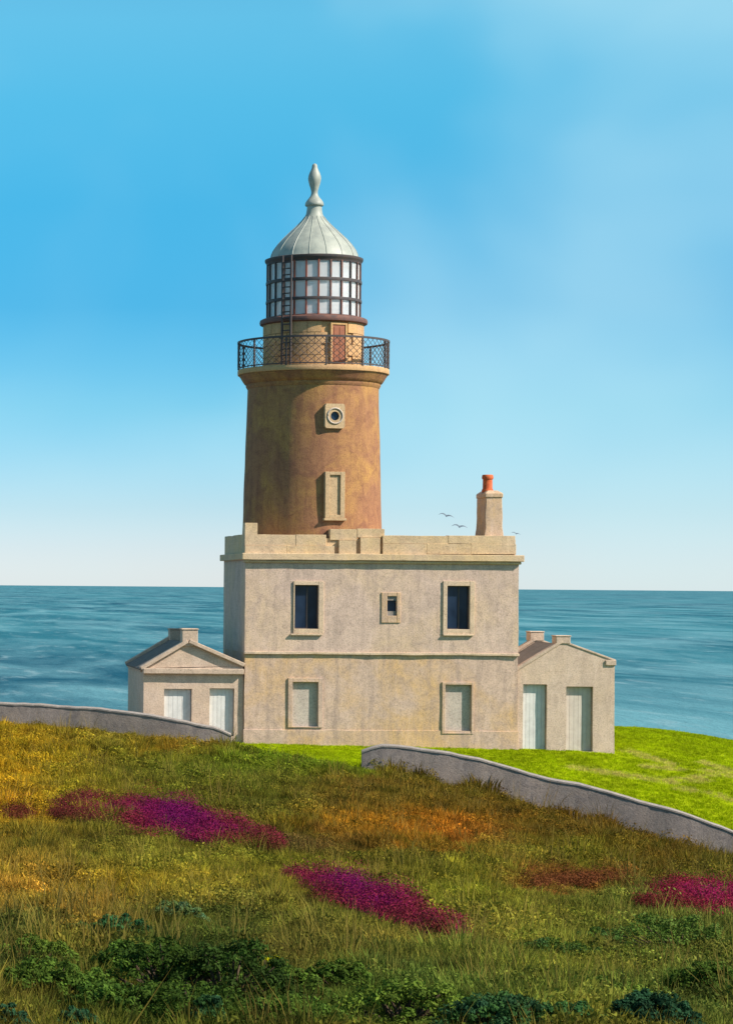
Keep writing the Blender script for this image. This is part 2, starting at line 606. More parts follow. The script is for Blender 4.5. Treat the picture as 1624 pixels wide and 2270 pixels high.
def fbm(x, y, sc, seed):
    return np.array([mnoise.fractal(Vector((a * sc + seed, b * sc * 0.55 - seed, seed * 0.37)), 1.0, 2.0, 4) for a, b in zip(x, y)])


def srgb(r, g, b):
    return np.array([(c / 255.0 / 12.92) if c <= 10 else ((c / 255.0 + 0.055) / 1.055) ** 2.4 for c in (r, g, b)])


# plant communities on the moor: photo x, y, spreads, colour, weight
BLOBS = [
    (40, 1690, 110, 60, (165, 135, 25), 1.0), (120, 1740, 60, 40, (140, 135, 40), 0.7), (20, 1780, 60, 40, (170, 125, 25), 0.9),
    (300, 1640, 170, 18, (125, 120, 45), 0.7), (440, 1655, 50, 20, (130, 85, 35), 0.8), (370, 1660, 40, 18, (170, 130, 35), 0.8),
    (480, 1700, 160, 30, (100, 115, 35), 0.7), (250, 1720, 90, 25, (95, 95, 35), 0.6),
    (620, 1680, 110, 18, (95, 125, 20), 0.9), (740, 1710, 70, 16, (90, 125, 20), 0.8),
    (780, 1760, 90, 30, (125, 95, 40), 0.6), (620, 1770, 70, 30, (85, 95, 30), 0.6),
    (900, 1845, 120, 22, (165, 112, 26), 0.9), (980, 1850, 60, 16, (165, 92, 26), 0.7), (1050, 1870, 50, 16, (120, 70, 30), 0.9),
    (960, 1760, 140, 28, (95, 80, 25), 0.9), (1150, 1815, 140, 22, (95, 70, 20), 1.0), (1330, 1850, 120, 20, (95, 72, 22), 1.0),
    (1480, 1900, 120, 20, (95, 75, 25), 1.0), (1090, 1900, 60, 20, (135, 125, 45), 0.6), (1300, 1905, 60, 18, (120, 120, 35), 0.6),
    (1250, 1965, 90, 14, (130, 70, 40), 1.0), (1050, 1990, 60, 30, (125, 130, 40), 0.7),
    (650, 1880, 60, 12, (80, 60, 45), 0.8), (760, 1880, 60, 12, (105, 85, 40), 0.8),
    (330, 1930, 150, 22, (120, 122, 45), 0.8), (120, 1930, 90, 40, (95, 95, 35), 0.6), (60, 1970, 90, 40, (165, 125, 50), 1.0),
    (350, 1985, 180, 28, (150, 130, 35), 0.9), (150, 2070, 70, 40, (165, 125, 50), 1.0), (230, 2110, 60, 30, (150, 120, 45), 0.7),
    (560, 1960, 100, 25, (110, 115, 35), 0.7), (500, 2010, 80, 20, (100, 115, 60), 0.5), (740, 2000, 70, 22, (85, 72, 40), 0.8),
    (1180, 2060, 160, 30, (120, 120, 40), 0.8), (1450, 2060, 160, 40, (90, 105, 50), 0.8), (1000, 2100, 90, 22, (125, 115, 55), 0.8),
    (800, 2090, 120, 25, (100, 110, 40), 0.7), (640, 2140, 70, 40, (140, 120, 55), 0.9), (880, 2110, 90, 20, (140, 115, 50), 0.7),
    (730, 2120, 90, 35, (120, 120, 55), 0.7), (930, 2180, 90, 40, (75, 95, 45), 0.9),
    (50, 2130, 120, 50, (62, 80, 38), 1.3), (350, 2150, 200, 60, (52, 72, 30), 1.6), (520, 2180, 140, 60, (44, 64, 26), 1.8),
    (100, 2220, 110, 40, (115, 105, 45), 0.8), (270, 2200, 60, 40, (110, 100, 40), 0.7), (600, 2250, 220, 40, (54, 76, 28), 1.5),
    (1250, 2180, 170, 50, (115, 120, 45), 0.8), (1500, 2170, 140, 60, (85, 100, 45), 0.8), (1560, 2240, 120, 40, (60, 85, 40), 0.8),
    (820, 2230, 120, 40, (65, 92, 35), 0.9), (1080, 2240, 120, 40, (75, 98, 45), 0.7),
]
for i_, b_ in enumerate(BLOBS):
    BLOBS[i_] = b_[:4] + (srgb(*b_[4]), b_[5])


def moor_colour(x, y, jitter=True):
    """albedo of the moor plants growing at x, y"""
    z = height(x, y)
    dx, dy = project(x, y, z)
    n1, n2 = fbm(x, y, 0.55, 4.2), fbm(x, y, 1.7, 8.8)
    dx = dx + 55 * n1 * np.clip(28 / (y - CY), 0.6, 1.5)
    dy = dy + 22 * n2
    base = srgb(96, 92, 32)
    acc = np.tile(base * 0.5, (len(x), 1))
    wsum = np.full(len(x), 0.5)
    for bx, by, sx, sy, c, wgt in BLOBS:
        q = wgt * np.exp(-0.5 * (((dx - bx) / sx) ** 2 + ((dy - by) / sy) ** 2)) * 2.2
        acc += q[:, None] * c[None]
        wsum += q
    c = acc / wsum[:, None]
    c = c * np.array([1.08, 0.97, 0.78])[None]
    f = fbm(x, y, 3.2, 2.1)
    c = c * np.clip(1 + 0.85 * f, 0.35, 2)[:, None]
    green = np.clip(fbm(x, y, 2.3, 15.0) * 1.4, 0, 1)[:, None]
    c = c * (1 - 0.35 * green) + 0.35 * green * srgb(84, 96, 28)[None]
    return np.clip(c, 0.002, 0.8)


LAWN = srgb(152, 168, 6)


def lawn_colour(x, y):
    n = fbm(x, y, 0.8, 6.0)
    return np.clip(LAWN[None] * (1 + 0.25 * n)[:, None], 0.002, 0.9)


def sinh_axis(c, lo, hi, n, k):
    u = np.linspace(-1, 1, n)
    s = np.sinh(k * u) / np.sinh(k)
    return np.where(s < 0, c + s * (c - lo), c + s * (hi - c))


gx = sinh_axis(0.0, -95, 95, 260, 1.9)
gy = sinh_axis(-40.0, -160, 56, 330, 1.5)
GX, GY = np.meshgrid(gx, gy, indexing='ij')
gx_, gy_ = GX.ravel(), GY.ravel()
gz_ = height(gx_, gy_)
nx, ny = GX.shape
ii = np.arange(nx * ny).reshape(nx, ny)
quads = np.stack([ii[:-1, :-1], ii[1:, :-1], ii[1:, 1:], ii[:-1, 1:]], -1).reshape(-1, 4)
gme = bpy.data.meshes.new('headland_ground')
gme.from_pydata(np.c_[gx_, gy_, gz_].tolist(), [], quads.tolist())
ca = gme.color_attributes.new('Col', 'FLOAT_COLOR', 'POINT')
safe_y = np.maximum(gy_, CY + 8)
mc = moor_colour(gx_, safe_y) * 0.6
lc = lawn_colour(gx_, gy_) * 0.85
side = lawn_side(gx_, gy_)
wl = sstep(-0.15, 0.15, side)[:, None]
warm_bounce = (sstep(lw[-1].x + 1.2, lw[-1].x + 0.4, gx_) * sstep(0.1, 0.4, side))[:, None]  # unseen buff ground, added to bounce warm light onto the left flanks
lc = lc * (1 - warm_bounce) + warm_bounce * np.array([0.42, 0.32, 0.22])[None]
gc = mc * (1 - wl) + lc * wl
rock = sstep(-2.5, -8, gz_)[:, None]
gc = gc * (1 - rock) + np.array([0.20, 0.17, 0.14])[None] * rock
ca.data.foreach_set('color', np.c_[gc, np.ones(len(gc))].astype(np.float32).ravel())
gme.materials.append(M['ground'])
gme.shade_smooth()
ground = bpy.data.objects.new('headland_ground', gme)
COL.objects.link(ground)
tag(ground, 'grassy headland ground sloping to the sea', 'ground', kind='structure')

# ------------------------------------------------------------------ sea
SEA_Z = -25.0
mb = MB()
rings = [0, 60, 120, 250, 500, 1000, 2500, 6000, 15000, 40000, 90000]
seg = 96
vs = [(0, 0, SEA_Z)]
for r_ in rings[1:]:
    vs += [(r_ * math.cos(2 * math.pi * k / seg), r_ * math.sin(2 * math.pi * k / seg), SEA_Z) for k in range(seg)]
fs = [(0, 1 + k, 1 + (k + 1) % seg) for k in range(seg)]
for i in range(len(rings) - 2):
    o1, o2 = 1 + i * seg, 1 + (i + 1) * seg
    fs += [(o1 + k, o2 + k, o2 + (k + 1) % seg, o1 + (k + 1) % seg) for k in range(seg)]
mb.add(vs, fs)
tag(mb.build('sea', M['sea']), 'calm blue green sea reaching to the horizon', 'sea', kind='structure')

# ------------------------------------------------------------------ the lighthouse tower
TD = 93.05
TS = F / TD
tc0 = W(694, 790, TD)
TX, TY = tc0.x, tc0.y


def tz(dy, rd=0.0, k=0.5):
    z0 = (PY + ROLL * (694 - PX) - dy) * TD / F
    return CZ + z0 * (1 - k * rd / TS / TD)


tower = empty('lighthouse_tower', (TX, TY, tz(1200)), 'tall round ochre brown lighthouse tower with glazed lantern and pale dome', 'lighthouse')


def prof(lst):
    return [(r_ / TS, tz(y_, r_)) for r_, y_ in lst]


mb = MB()
rows = [(143.0 + 9.5 * ((y_ - 857) / 330.0) ** 1.05, y_) for y_ in np.linspace(857, 1250, 34)]
mb.lathe(prof(rows[::-1]), TX, TY, 96, wob=0.018)
mb.build('tower_shaft', M['tower'], tower, smooth=35)
mb = MB()
mb.lathe(prof([(143.5, 858), (147, 852), (147, 848), (150, 846), (154, 840), (158.5, 832), (161, 828.5), (161, 826)]), TX, TY, 96, wob=0.02)
mb.build('corbel', M['tower'], tower, smooth=35)
mb = MB()
mb.lathe(prof([(161, 826), (165, 825.4), (165.5, 823), (165.5, 816), (164.5, 814), (100, 813.6)]), TX, TY, 96, wob=0.012)
mb.build('gallery_slab', M['drum'], tower, smooth=35)

# stone drum below the lantern, block by block
drum = MB().lathe(prof([(106.5, 816), (106.5, 717)]), TX, TY, 64).build('lantern_drum', M['drum'], tower, smooth=35)
NB, NC = 22, 4
DOOR_A = math.asin(37.0 / 110.0)     # door bearing, to the right of the facade's normal
bl_h = 99.0 / NC / TS
da = 2 * math.pi / NB
seg_b = 4


def block_mesh(name, mat, a_w, r0, r1, h):
    b = MB()
    vs, n = [], seg_b + 1
    for k in range(n):
        a = -a_w / 2 + a_w * k / seg_b
        for r_, z_ in ((r0, 0), (r1, 0), (r1, h), (r0, h)):
            vs.append((r_ * math.sin(a), -r_ * math.cos(a), z_))
    fs = []
    for k in range(seg_b):
        o1, o2 = k * 4, k * 4 + 4
        fs += [(o1 + 1, o2 + 1, o2 + 2, o1 + 2), (o1 + 2, o2 + 2, o2 + 3, o1 + 3), (o1, o2, o2 + 1, o1 + 1)]
    fs += [(0, 1, 2, 3), (seg_b * 4 + 3, seg_b * 4 + 2, seg_b * 4 + 1, seg_b * 4)]
    b.add(vs, fs)
    return b.mesh(name, mat)


bm_ = [block_mesh('stone_block', M['drum'], da - 0.012, 105.5 / TS, (110 + e) / TS, bl_h - 0.018) for e in (-0.25, 0.0, 0.3)]
for r_ in range(NC):
    for k in range(NB):
        a = k * da + (da / 2 if r_ % 2 else 0)
        rel = (a - DOOR_A + math.pi) % (2 * math.pi) - math.pi
        if abs(rel) < da * 0.5 + 0.12 and r_ < NC - 0 and tz(815, 110) + r_ * bl_h < tz(726, 110):
            continue
        place(random.choice(bm_), 'stone_block', drum, (TX, TY, tz(815.5, 110) + r_ * bl_h), rz=a)


def on_tower(a, r_, z_):
    return (TX + r_ * math.sin(a), TY - r_ * math.cos(a), z_)


def local_piece(mb, name, mat, parent, a, r_, z_, bevel=0.0, smooth=None):
    """mesh built with x sideways, y inward, z up, set on the tower at bearing a"""
    o = place(mb.mesh(name, mat, smooth), name, parent, on_tower(a, r_, z_), rz=a)
    ROOTLOC[o.name] = (0, 0, 0)
    if bevel:
        b = o.modifiers.new('bevel', 'BEVEL')
        b.width, b.segments, b.limit_method = bevel, 2, 'ANGLE'
    return o


def sub_piece(mb, name, mat, parent, loc=(0, 0, 0), bevel=0.0, smooth=None):
    o = bpy.data.objects.new(name, mb.mesh(name, mat, smooth))
    COL.objects.link(o)
    o.parent = parent
    o.location = loc
    if bevel:
        b = o.modifiers.new('bevel', 'BEVEL')
        b.width, b.segments, b.limit_method = bevel, 2, 'ANGLE'
    return o


# door of the drum
dh, dw = 88.0 / TS, 32.0 / TS
door = local_piece(MB().box(-dw / 2, dw / 2, -0.02, 0.08, 0, dh), 'door', M['reddoor'], tower, DOOR_A, 110 / TS, tz(813.5, 110), 0.01)
door['label'] = 'narrow red brown gallery door'
b = MB()
for sx in (-1, 1):
    for za, zb in ((0.12, 0.62), (0.74, 1.38)):
        b.box(min(sx * 0.03, sx * 0.2), max(sx * 0.03, sx * 0.2), -0.035, -0.018, za, zb)
sub_piece(b, 'door_panel', M['reddoor'], door, bevel=0.006)
b = MB().box(-dw / 2 - 0.07, -dw / 2, -0.05, 0.1, 0, dh + 0.06).box(dw / 2, dw / 2 + 0.07, -0.05, 0.1, 0, dh + 0.06).box(-dw / 2, dw / 2, -0.05, 0.1, dh, dh + 0.06)
sub_piece(b, 'door_frame', M['drum'], door, bevel=0.008)

# lantern floor ring, cornice, dome, finial
mb = MB()
mb.lathe(prof([(100, 718), (112, 717), (117, 714.5), (118.2, 710), (117, 705), (113, 703), (98, 702.5)]), TX, TY, 80)
mb.build('lantern_base_ring', M['rust'], tower, smooth=40)
dome = MB().lathe(prof([(100, 572), (97.2, 567.5), (94.5, 559), (91, 551), (86, 544), (80, 536.5), (72, 528), (62, 519), (52, 510), (43, 502.5), (34, 494), (27, 487), (21.5, 480), (18.2, 473), (16.6, 464), (16.3, 455.5)]), TX, TY, 72, wob=0.006).build('dome', M['dome'], tower, smooth=50)
rib = MB()
pts = [(97.2, 567.5), (94.5, 559), (91, 551), (86, 544), (80, 536.5), (72, 528), (62, 519), (52, 510), (43, 502.5), (34, 494), (27, 487), (21.5, 480)]
rib.tube([(0, -r_ / TS, tz(y_, r_) - tz(570, 97)) for r_, y_ in pts], 0.018, 5)
rm = rib.mesh('seam', M['dome'], 60)
for k in range(16):
    o = place(rm, 'seam', dome, (TX, TY, tz(570, 97)), rz=2 * math.pi * (k + 0.3) / 16)
fin = MB().lathe(prof([(15.8, 457), (19.5, 455.5), (20.5, 453.5), (20.2, 450), (18.8, 446.5), (15.5, 442), (11.5, 437.5), (8.5, 433), (7.2, 428), (7.4, 423), (9.2, 416), (11.8, 408), (13.6, 400), (14.2, 395), (13.2, 388), (10.8, 381.5), (8.0, 376), (6.4, 371.5), (5.8, 367), (4.4, 363.8), (0.01, 362)]), TX, TY, 40).build('finial', M['dome'], dome, smooth=60)
mb = MB()
mb.lathe(prof([(96, 583), (103, 582.5), (103.5, 579), (106, 576), (107.5, 573), (107.5, 569.5), (104, 568.6), (96, 568.2)]), TX, TY, 80)
mb.build('lantern_cornice', M['darkiron'], tower, smooth=40)

lantern = MB().lathe(prof([(97, 703.5), (97, 700.5), (101, 700), (103.5, 701), (103.5, 704)]), TX, TY, 80).build('lantern_glazing', M['rust'], tower, smooth=40)
for (y0_, y1_) in ((619.5, 626.5), (662, 668.5)):
    r_ = MB().lathe(prof([(99, y1_), (104.6, y1_), (105.2, (y0_ + y1_) / 2), (104.6, y0_), (99, y0_)]), TX, TY, 80, close=True)
    r_.build('glazing_ring', M['darkiron'], lantern, smooth=30)
NM = 24
mull = {}
zb_, zt_ = tz(703, 101), tz(581, 101)
for key in ('rust', 'redrust', 'darkiron'):
    mull[key] = MB().box(-0.028, 0.028, -0.045, 0.05, 0, zt_ - zb_).mesh('mullion', M[key])
panes = []
for (y0_, y1_) in ((583, 619.5), (626.5, 662), (668.5, 701)):
    zz0, zz1 = tz(y1_, 101), tz(y0_, 101)
    w_ = 2 * math.pi * 100.5 / TS / NM * 0.5 + 0.01
    panes.append((zz0, MB().box(-w_, w_, -0.006, 0.006, 0, zz1 - zz0).mesh('glass_pane', M['pane'])))
for k in range(NM):
    a = R(-3.7) + 2 * math.pi * k / NM
    key = random.choice(['rust', 'rust', 'darkiron']) if k not in (0, 22, 23) else 'redrust'
    place(mull[key], 'mullion', lantern, on_tower(a, 101.3 / TS, zb_), rz=a)
    am = a + math.pi / NM
    for zz0, pm in panes:
        place(pm, 'glass_pane', lantern, on_tower(am, 100.2 / TS * math.cos(math.pi / NM), zz0), rz=am)

lens = []  # lens-shaped white drum, added to brighten the lantern behind its panes
for i in range(25):
    u = i / 24
    lens.append((62 + 10 * math.sin(math.pi * u) + (2.0 if i % 2 else 0), 700 - u * 112))
MB().lathe(prof([(1, 702)] + lens + [(1, 586)]), TX, TY, 48).build('lens', M['lens'], lantern, smooth=20)

# ladder on the outside of the lantern, from gallery to cornice
la = math.asin((628 - 694) / 106.0)
lad = MB()
rl = 110.8 / TS
lz0, lz1 = tz(814, 110), tz(572, 110)
hw = 0.17
ladder = local_piece(MB().box(-hw - 0.035, -hw + 0.022, -0.11, -0.04, 0, lz1 - lz0), 'ladder', M['darkiron'], tower, la, rl + 0.08, lz0)
sub_piece(MB().box(hw - 0.022, hw + 0.035, -0.11, -0.04, 0, lz1 - lz0), 'side_rail', M['darkiron'], ladder)
rm = MB().tube([(-hw, -0.07, 0), (hw, -0.07, 0)], 0.026, 6).mesh('rung', M['darkiron'], 60)
k = 0
while 0.15 + 0.225 * k < lz1 - lz0 - 0.05:
    o = bpy.data.objects.new('rung', rm)
    COL.objects.link(o)
    o.parent = ladder
    o.location = (0, 0, 0.15 + 0.225 * k)
    k += 1

# gallery railing with crossed bars
rr, rz0, rz1 = 164.5 / TS, tz(815, 164), tz(750, 164)
rail = MB().lathe([(rr - 0.03, rz1 - 0.07), (rr + 0.03, rz1 - 0.07), (rr + 0.03, rz1), (rr - 0.03, rz1)], TX, TY, 96, close=True).build('gallery_railing', M['darkiron'], tower, smooth=40)
MB().lathe([(rr - 0.02, rz0 + 0.05), (rr + 0.02, rz0 + 0.05), (rr + 0.02, rz0 + 0.09), (rr - 0.02, rz0 + 0.09)], TX, TY, 96, close=True).build('bottom_rail', M['darkiron'], rail, smooth=40)
pm = MB().box(-0.028, 0.028, -0.028, 0.028, 0, rz1 - rz0 - 0.06).mesh('railing_post', M['darkiron'])
NP = 12
for k in range(NP):
    a = R(90) + 2 * math.pi * k / NP
    place(pm, 'railing_post', rail, on_tower(a, rr, rz0), rz=a)
NLB = 66
for sgn in (-1, 1):
    span = sgn * R(23)
    b = MB()
    off = 0.014 * sgn
    pts = [((rr + off) * math.sin(span * (i / 6 - 0.5)), -(rr + off) * math.cos(span * (i / 6 - 0.5)) + rr, (rz1 - rz0 - 0.14) * i / 6) for i in range(7)]
    b.tube(pts, 0.0105, 4)
    lm = b.mesh('lattice_bar', M['darkiron'])
    for k in range(NLB):
        a = 2 * math.pi * (k + 0.5) / NLB
        place(lm, 'lattice_bar', rail, on_tower(a, rr, rz0 + 0.07), rz=a)

# windows of the shaft
wa = math.asin(21.5 / 146.0)
rad = (143.0 + 9.5 * ((922 - 857) / 330.0)) / TS
hw, hh = 22.0 / TS, 26.5 / TS
b = MB()
nseg = 40
ro = 9.6 / TS
out, inn = [], []
for k in range(nseg):
    a = 2 * math.pi * k / nseg
    cxx, czz = math.cos(a), math.sin(a)
    q = 1.0 / max(abs(cxx) / hw, abs(czz) / hh)
    out.append((cxx * q, czz * q))
    inn.append((cxx * ro, czz * ro))
vs = [(x, -0.13, z) for x, z in out] + [(x, -0.13, z) for x, z in inn] + [(x, -0.02, z) for x, z in inn] + [(x, 0.14, z) for x, z in out]
n = nseg
fs = []
for k in range(n):
    j = (k + 1) % n
    fs += [(k, j, n + j, n + k), (n + k, n + j, 2 * n + j, 2 * n + k), (k, 3 * n + k, 3 * n + j, j)]
b.add(vs, fs)
rwin = local_piece(b, 'round_window', M['tpanel'], tower, wa, rad, tz(922, 146, 1.0))
rwin['label'] = 'small round window in a square stone plate'
b = MB()
tp = []
for k in range(nseg + 1):
    a = 2 * math.pi * k / nseg
    tp.append((math.cos(a) * 16.5 / TS, -0.135, math.sin(a) * 16.5 / TS))
b.tube(tp, 0.035, 6)
sub_piece(b, 'moulded_ring', M['panel'], rwin, smooth=60)
b = MB()
b.add([(0, -0.035, 0)] + [(math.cos(2 * math.pi * k / 24) * ro * 1.05, -0.035, math.sin(2 * math.pi * k / 24) * ro * 1.05) for k in range(24)], [(0, 1 + k, 1 + (k + 1) % 24) for k in range(24)])
sub_piece(b, 'glass_pane', M['glass'], rwin)

rad = (143.0 + 9.5 * ((1097 - 857) / 330.0)) / TS
hw, hh = 22.0 / TS, 50.0 / TS
iw, ih = 12.0 / TS, 43.0 / TS
b = MB().box(-hw, -iw, -0.12, 0.15, -hh, hh).box(iw, hw, -0.12, 0.15, -hh, hh).box(-iw, iw, -0.118, 0.15, ih, hh).box(-iw, iw, -0.118, 0.15, -hh, -ih)
bwin = local_piece(b, 'blocked_window', M['tpanel'], tower, wa, rad, tz(1097, 148, 1.0), 0.012)
bwin['label'] = 'tall blocked up window with stone surround'
sub_piece(MB().box(-iw, iw, -0.045, 0.06, -ih, ih), 'infill_panel', M['tpanel'], bwin)
sub_piece(MB().box(-hw - 0.05, hw + 0.05, -0.16, 0.1, -hh - 0.09, -hh - 0.003), 'sill', M['tpanel'], bwin, bevel=0.012)

# ------------------------------------------------------------------ the keepers' house
HD = 90.0
HS = F / HD


def hx(dx, dy=1420):
    return WX(dx, dy, HD)


def hzz(dy, dx=845):
    return WZ(dx, dy, HD)


X0, X1 = hx(543), hx(1148)
HY1 = 5.7
house = empty('keepers_house', ((X0 + X1) / 2, 0, 0), 'two storey buff rendered keepers house with flat parapet below the tower', 'house')
UPW = [(652.5, 705.5, 1297, 1394, 649, 716, 1288, 1405), (990, 1040, 1299, 1395, 980, 1050, 1288, 1407)]
LOW = [(648, 705, 1512, 1611, 639, 716, 1503, 1613), (986, 1044, 1518, 1624, 980, 1050, 1512, 1627)]
SMW = (857.5, 878.5, 1322, 1365)


def hole(a):
    cxm = (a[0] + a[1]) / 2
    ym = (a[2] + a[3]) / 2
    return (hx(a[0], ym), hx(a[1], ym), WZ(cxm, a[3], HD), WZ(cxm, a[2], HD))


z_str, z_cor, z_plinth = hzz(1449), hzz(1243), hzz(1619)
mb = MB()
walls(mb, X0, X1, 0, HY1, z_str, z_cor + 0.02, [hole(a) for a in UPW] + [hole(SMW)], depth=0.24)
mb.build('upper_wall', M['house'], house, smooth=30)
mb = MB()
walls(mb, X0, X1, 0.035, HY1, -1.2, z_str, [hole(a) for a in LOW], depth=0.28, top=False)
mb.build('lower_wall', M['lower'], house, smooth=30)


def long_box(mb, x0, x1, y0, y1, z0, z1, step=0.35, amp=0.01):
    xs = splits(x0, x1, [], step)
    n = len(xs)
    vs = []
    for x in xs:
        for (y, z) in ((y0, z0), (y1, z0), (y1, z1), (y0, z1)):
            d = amp * mnoise.noise((x * 1.7, y * 3 + 5, z * 3))
            vs.append((x, y + (d if y == y0 else 0), z + d))
    fs = [(0, 1, 2, 3), ((n - 1) * 4 + 3, (n - 1) * 4 + 2, (n - 1) * 4 + 1, (n - 1) * 4)]
    for i in range(n - 1):
        o1, o2 = i * 4, i * 4 + 4
        for k in range(4):
            k2 = (k + 1) % 4
            fs.append((o1 + k, o2 + k, o2 + k2, o1 + k2))
    return mb.add(vs, fs)


long_box(MB(), X0 - 0.02, X1 + 0.03, -0.055, 0.3, z_str - 0.045, z_str + 0.045, amp=0.016).build('string_course', M['trim'], house, bevel=0.012)
long_box(MB(), X0 - 0.03, X1 + 0.04, 0.004, 0.4, -1.2, z_plinth, amp=0.02).build('plinth', M['lower'], house, bevel=0.012)
# cornice and parapet all round
cz0, cz1 = hzz(1243), hzz(1228.5)
CO = 0.19
mb = MB()
long_box(mb, X0 - 0.14, X1 + 0.15, -CO, HY1 + 0.15, cz0, cz1, amp=0.012)
mb.build('cornice', M['parapet'], house, bevel=0.02)
mb = MB()
long_box(mb, X0 - 0.06, X1 + 0.07, -0.10, 0.3, cz0 - 0.10, cz0 - 0.003, amp=0.006)
mb.build('bed_mould', M['parapet'], house, bevel=0.03)


def pz(dy, dx=845):
    return WZ(dx, dy, HD)


par = MB().box(X0 + 0.08, X1 - 0.09, 0.16, HY1 - 0.1, cz1 - 0.01, pz(1194)).build('parapet', M['parapet'], house)


def pstone(xa, xb, ya, yb, y0, y1, parent=par, amp=0.012):
    mb = MB()
    long_box(mb, hx(xa, 1200), hx(xb, 1200), y0, y1, pz(yb, (xa + xb) / 2), pz(ya, (xa + xb) / 2), amp=amp)
    return mb.build('parapet_stone', M['parapet'], parent, bevel=0.008)


for (xa, xb) in ((543, 635.6), (636, 741), (751, 789), (798.5, 842), (848, 945.6), (946, 1043.6), (1044, 1143)):
    top = 1210 if xb < 745 else (1198 if xb < 795 else (1192 if xb < 845 else 1206))
    pstone(xa, xb, top, 1228.7, random.uniform(-0.006, 0.006) - 0.02, 0.4)
for (xa, xb) in ((543, 655.6), (656, 723)):
    pstone(xa, xb, 1185, 1209.8, 0.04 + random.uniform(-0.008, 0.008), 0.42)
for (xa, xb) in ((848, 992.6), (993, 1141)):
    pstone(xa, xb, 1187.5, 1205.8, -0.005 + random.uniform(-0.008, 0.008), 0.42)
pstone(732.5, 792, 1173, 1197.5, 0.10, 0.5)
pstone(793, 853, 1172, 1191.5, 0.10, 0.5)
ped = pstone(543, 571, 1159, 1184.8, 0.05, 0.6)
# side parapet stones on the left flank
for (ya, yb) in ((0.45, 1.9), (1.91, 3.4), (3.41, 4.6), (4.61, 5.7)):
    MB().box(X0 + 0.02, X0 + 0.35, ya, yb, cz1 + 0.002, pz(1186) + random.uniform(-0.03, 0.03)).build('parapet_stone', M['parapet'], par, bevel=0.02)

# windows
CLR = {}


def surround(a, name, parent, blocked, mat_in, proud=0.055):
    xa, xb, za, zb = hole(a[:4])
    sx0, sx1 = hx(a[4], 1450), hx(a[5], 1450)
    cxm = (a[4] + a[5]) / 2
    sz0, sz1 = WZ(cxm, a[7], HD), WZ(cxm, a[6], HD)
    yf = -proud
    b = MB()
    b.box(sx0, xa, yf, 0.06, sz0, sz1).box(xb, sx1, yf, 0.06, sz0, sz1).box(xa, xb, yf + 0.004, 0.06, zb, sz1).box(xa, xb, yf + 0.004, 0.06, sz0, za)
    o = b.build(name, M['trim'] if not blocked else M['lower'], parent, bevel=0.012)
    return o, (xa, xb, za, zb)


for a in UPW:
    o, (xa, xb, za, zb) = surround(a, 'window', house, False, None)
    xm = xa + (xb - xa) * 0.56
    fr = MB()
    for (p0, p1) in ((xa, xm), (xm, xb)):
        MB().box(p0 + 0.03, p1 - 0.03, 0.175 if p0 == xa else 0.195, 0.19 if p0 == xa else 0.21, za + 0.03, zb - 0.03).build('glass_pane', M['glass'], o)
    fr.box(xa, xa + 0.035, 0.15, 0.215, za, zb).box(xb - 0.035, xb, 0.15, 0.215, za, zb).box(xm - 0.025, xm + 0.025, 0.155, 0.215, za + 0.035, zb - 0.035)
    fr.box(xa + 0.035, xb - 0.035, 0.15, 0.215, zb - 0.035, zb).box(xa + 0.035, xb - 0.035, 0.15, 0.215, za, za + 0.035)
    fr.build('window_frame', M['darkiron'], o)
    MB().box(xa - 0.14, xb + 0.14, -0.10, 0.05, za - 0.235, za - 0.175).build('sill', M['trim'], o, bevel=0.012)
for i, a in enumerate(LOW):
    o, (xa, xb, za, zb) = surround(a, 'blocked_window', house, True, None, proud=0.02)
    o['label'] = 'blocked up ground floor window with grey beige infill'
    MB().box(xa - 0.02, xb + 0.02, 0.15, 0.29, za - 0.02, zb + 0.02).build('infill_panel', M['panel'], o)
xa, xb, za, zb = hole(SMW)
sx0, sx1, sz0, sz1 = hx(844.5, 1350), hx(887, 1350), WZ(866, 1381, HD), WZ(866, 1313, HD)
b = MB().box(sx0, xa, -0.04, 0.06, sz0, sz1).box(xb, sx1, -0.04, 0.06, sz0, sz1).box(xa, xb, -0.037, 0.06, zb, sz1).box(xa, xb, -0.037, 0.06, sz0, za)
o = b.build('small_window', M['lower'], house, bevel=0.02)
o['label'] = 'tiny square window in a rounded stone surround'
zlo, zhi = WZ(866, 1355, HD), WZ(866, 1331, HD)
MB().box(xa, xb, 0.13, 0.15, zlo, zhi).build('glass_pane', M['glass'], o)
MB().box(xa, xb, 0.03, 0.14, zhi, zb).box(xa, xb, 0.03, 0.14, za, zlo).build('pale_infill', M['coping'], o)

# chimney stack on the right end of the parapet
cy0, cy1 = 0.25, 1.6
CD = 90.25
ca0, ca1 = WX(1076, 1140, CD), WX(1112, 1140, CD)
zc0, zc1 = pz(1190, 1094), WZ(1094, 1087, CD)
zn = zc1 - 0.26
mb = MB()
prf = [(0.05, zc0 - 0.25), (0.05, zc0 + 0.10), (0.015, zc0 + 0.35), (0.0, zn)]
zsn = [zc0 - 0.25 + (zn - zc0 + 0.25) * i / 12 for i in range(13)]
loops = []
for z_ in zsn:
    e = np.interp(z_, [q[1] for q in prf], [q[0] for q in prf])
    loops.append([jit(x, y, z_, 0.02, 2.0) for x, y in ((ca0 - e, cy0 - e), ((ca0 + ca1) / 2, cy0 - e), (ca1 + e, cy0 - e), (ca1 + e, cy1 + e), (ca0 - e, cy1 + e), (ca0 - e, (cy0 + cy1) / 2))])
vs = [q for l in loops for q in l]
fs = [(i * 6 + k, i * 6 + (k + 1) % 6, (i + 1) * 6 + (k + 1) % 6, (i + 1) * 6 + k) for i in range(12) for k in range(6)]
fs.append(tuple(12 * 6 + k for k in range(6)))
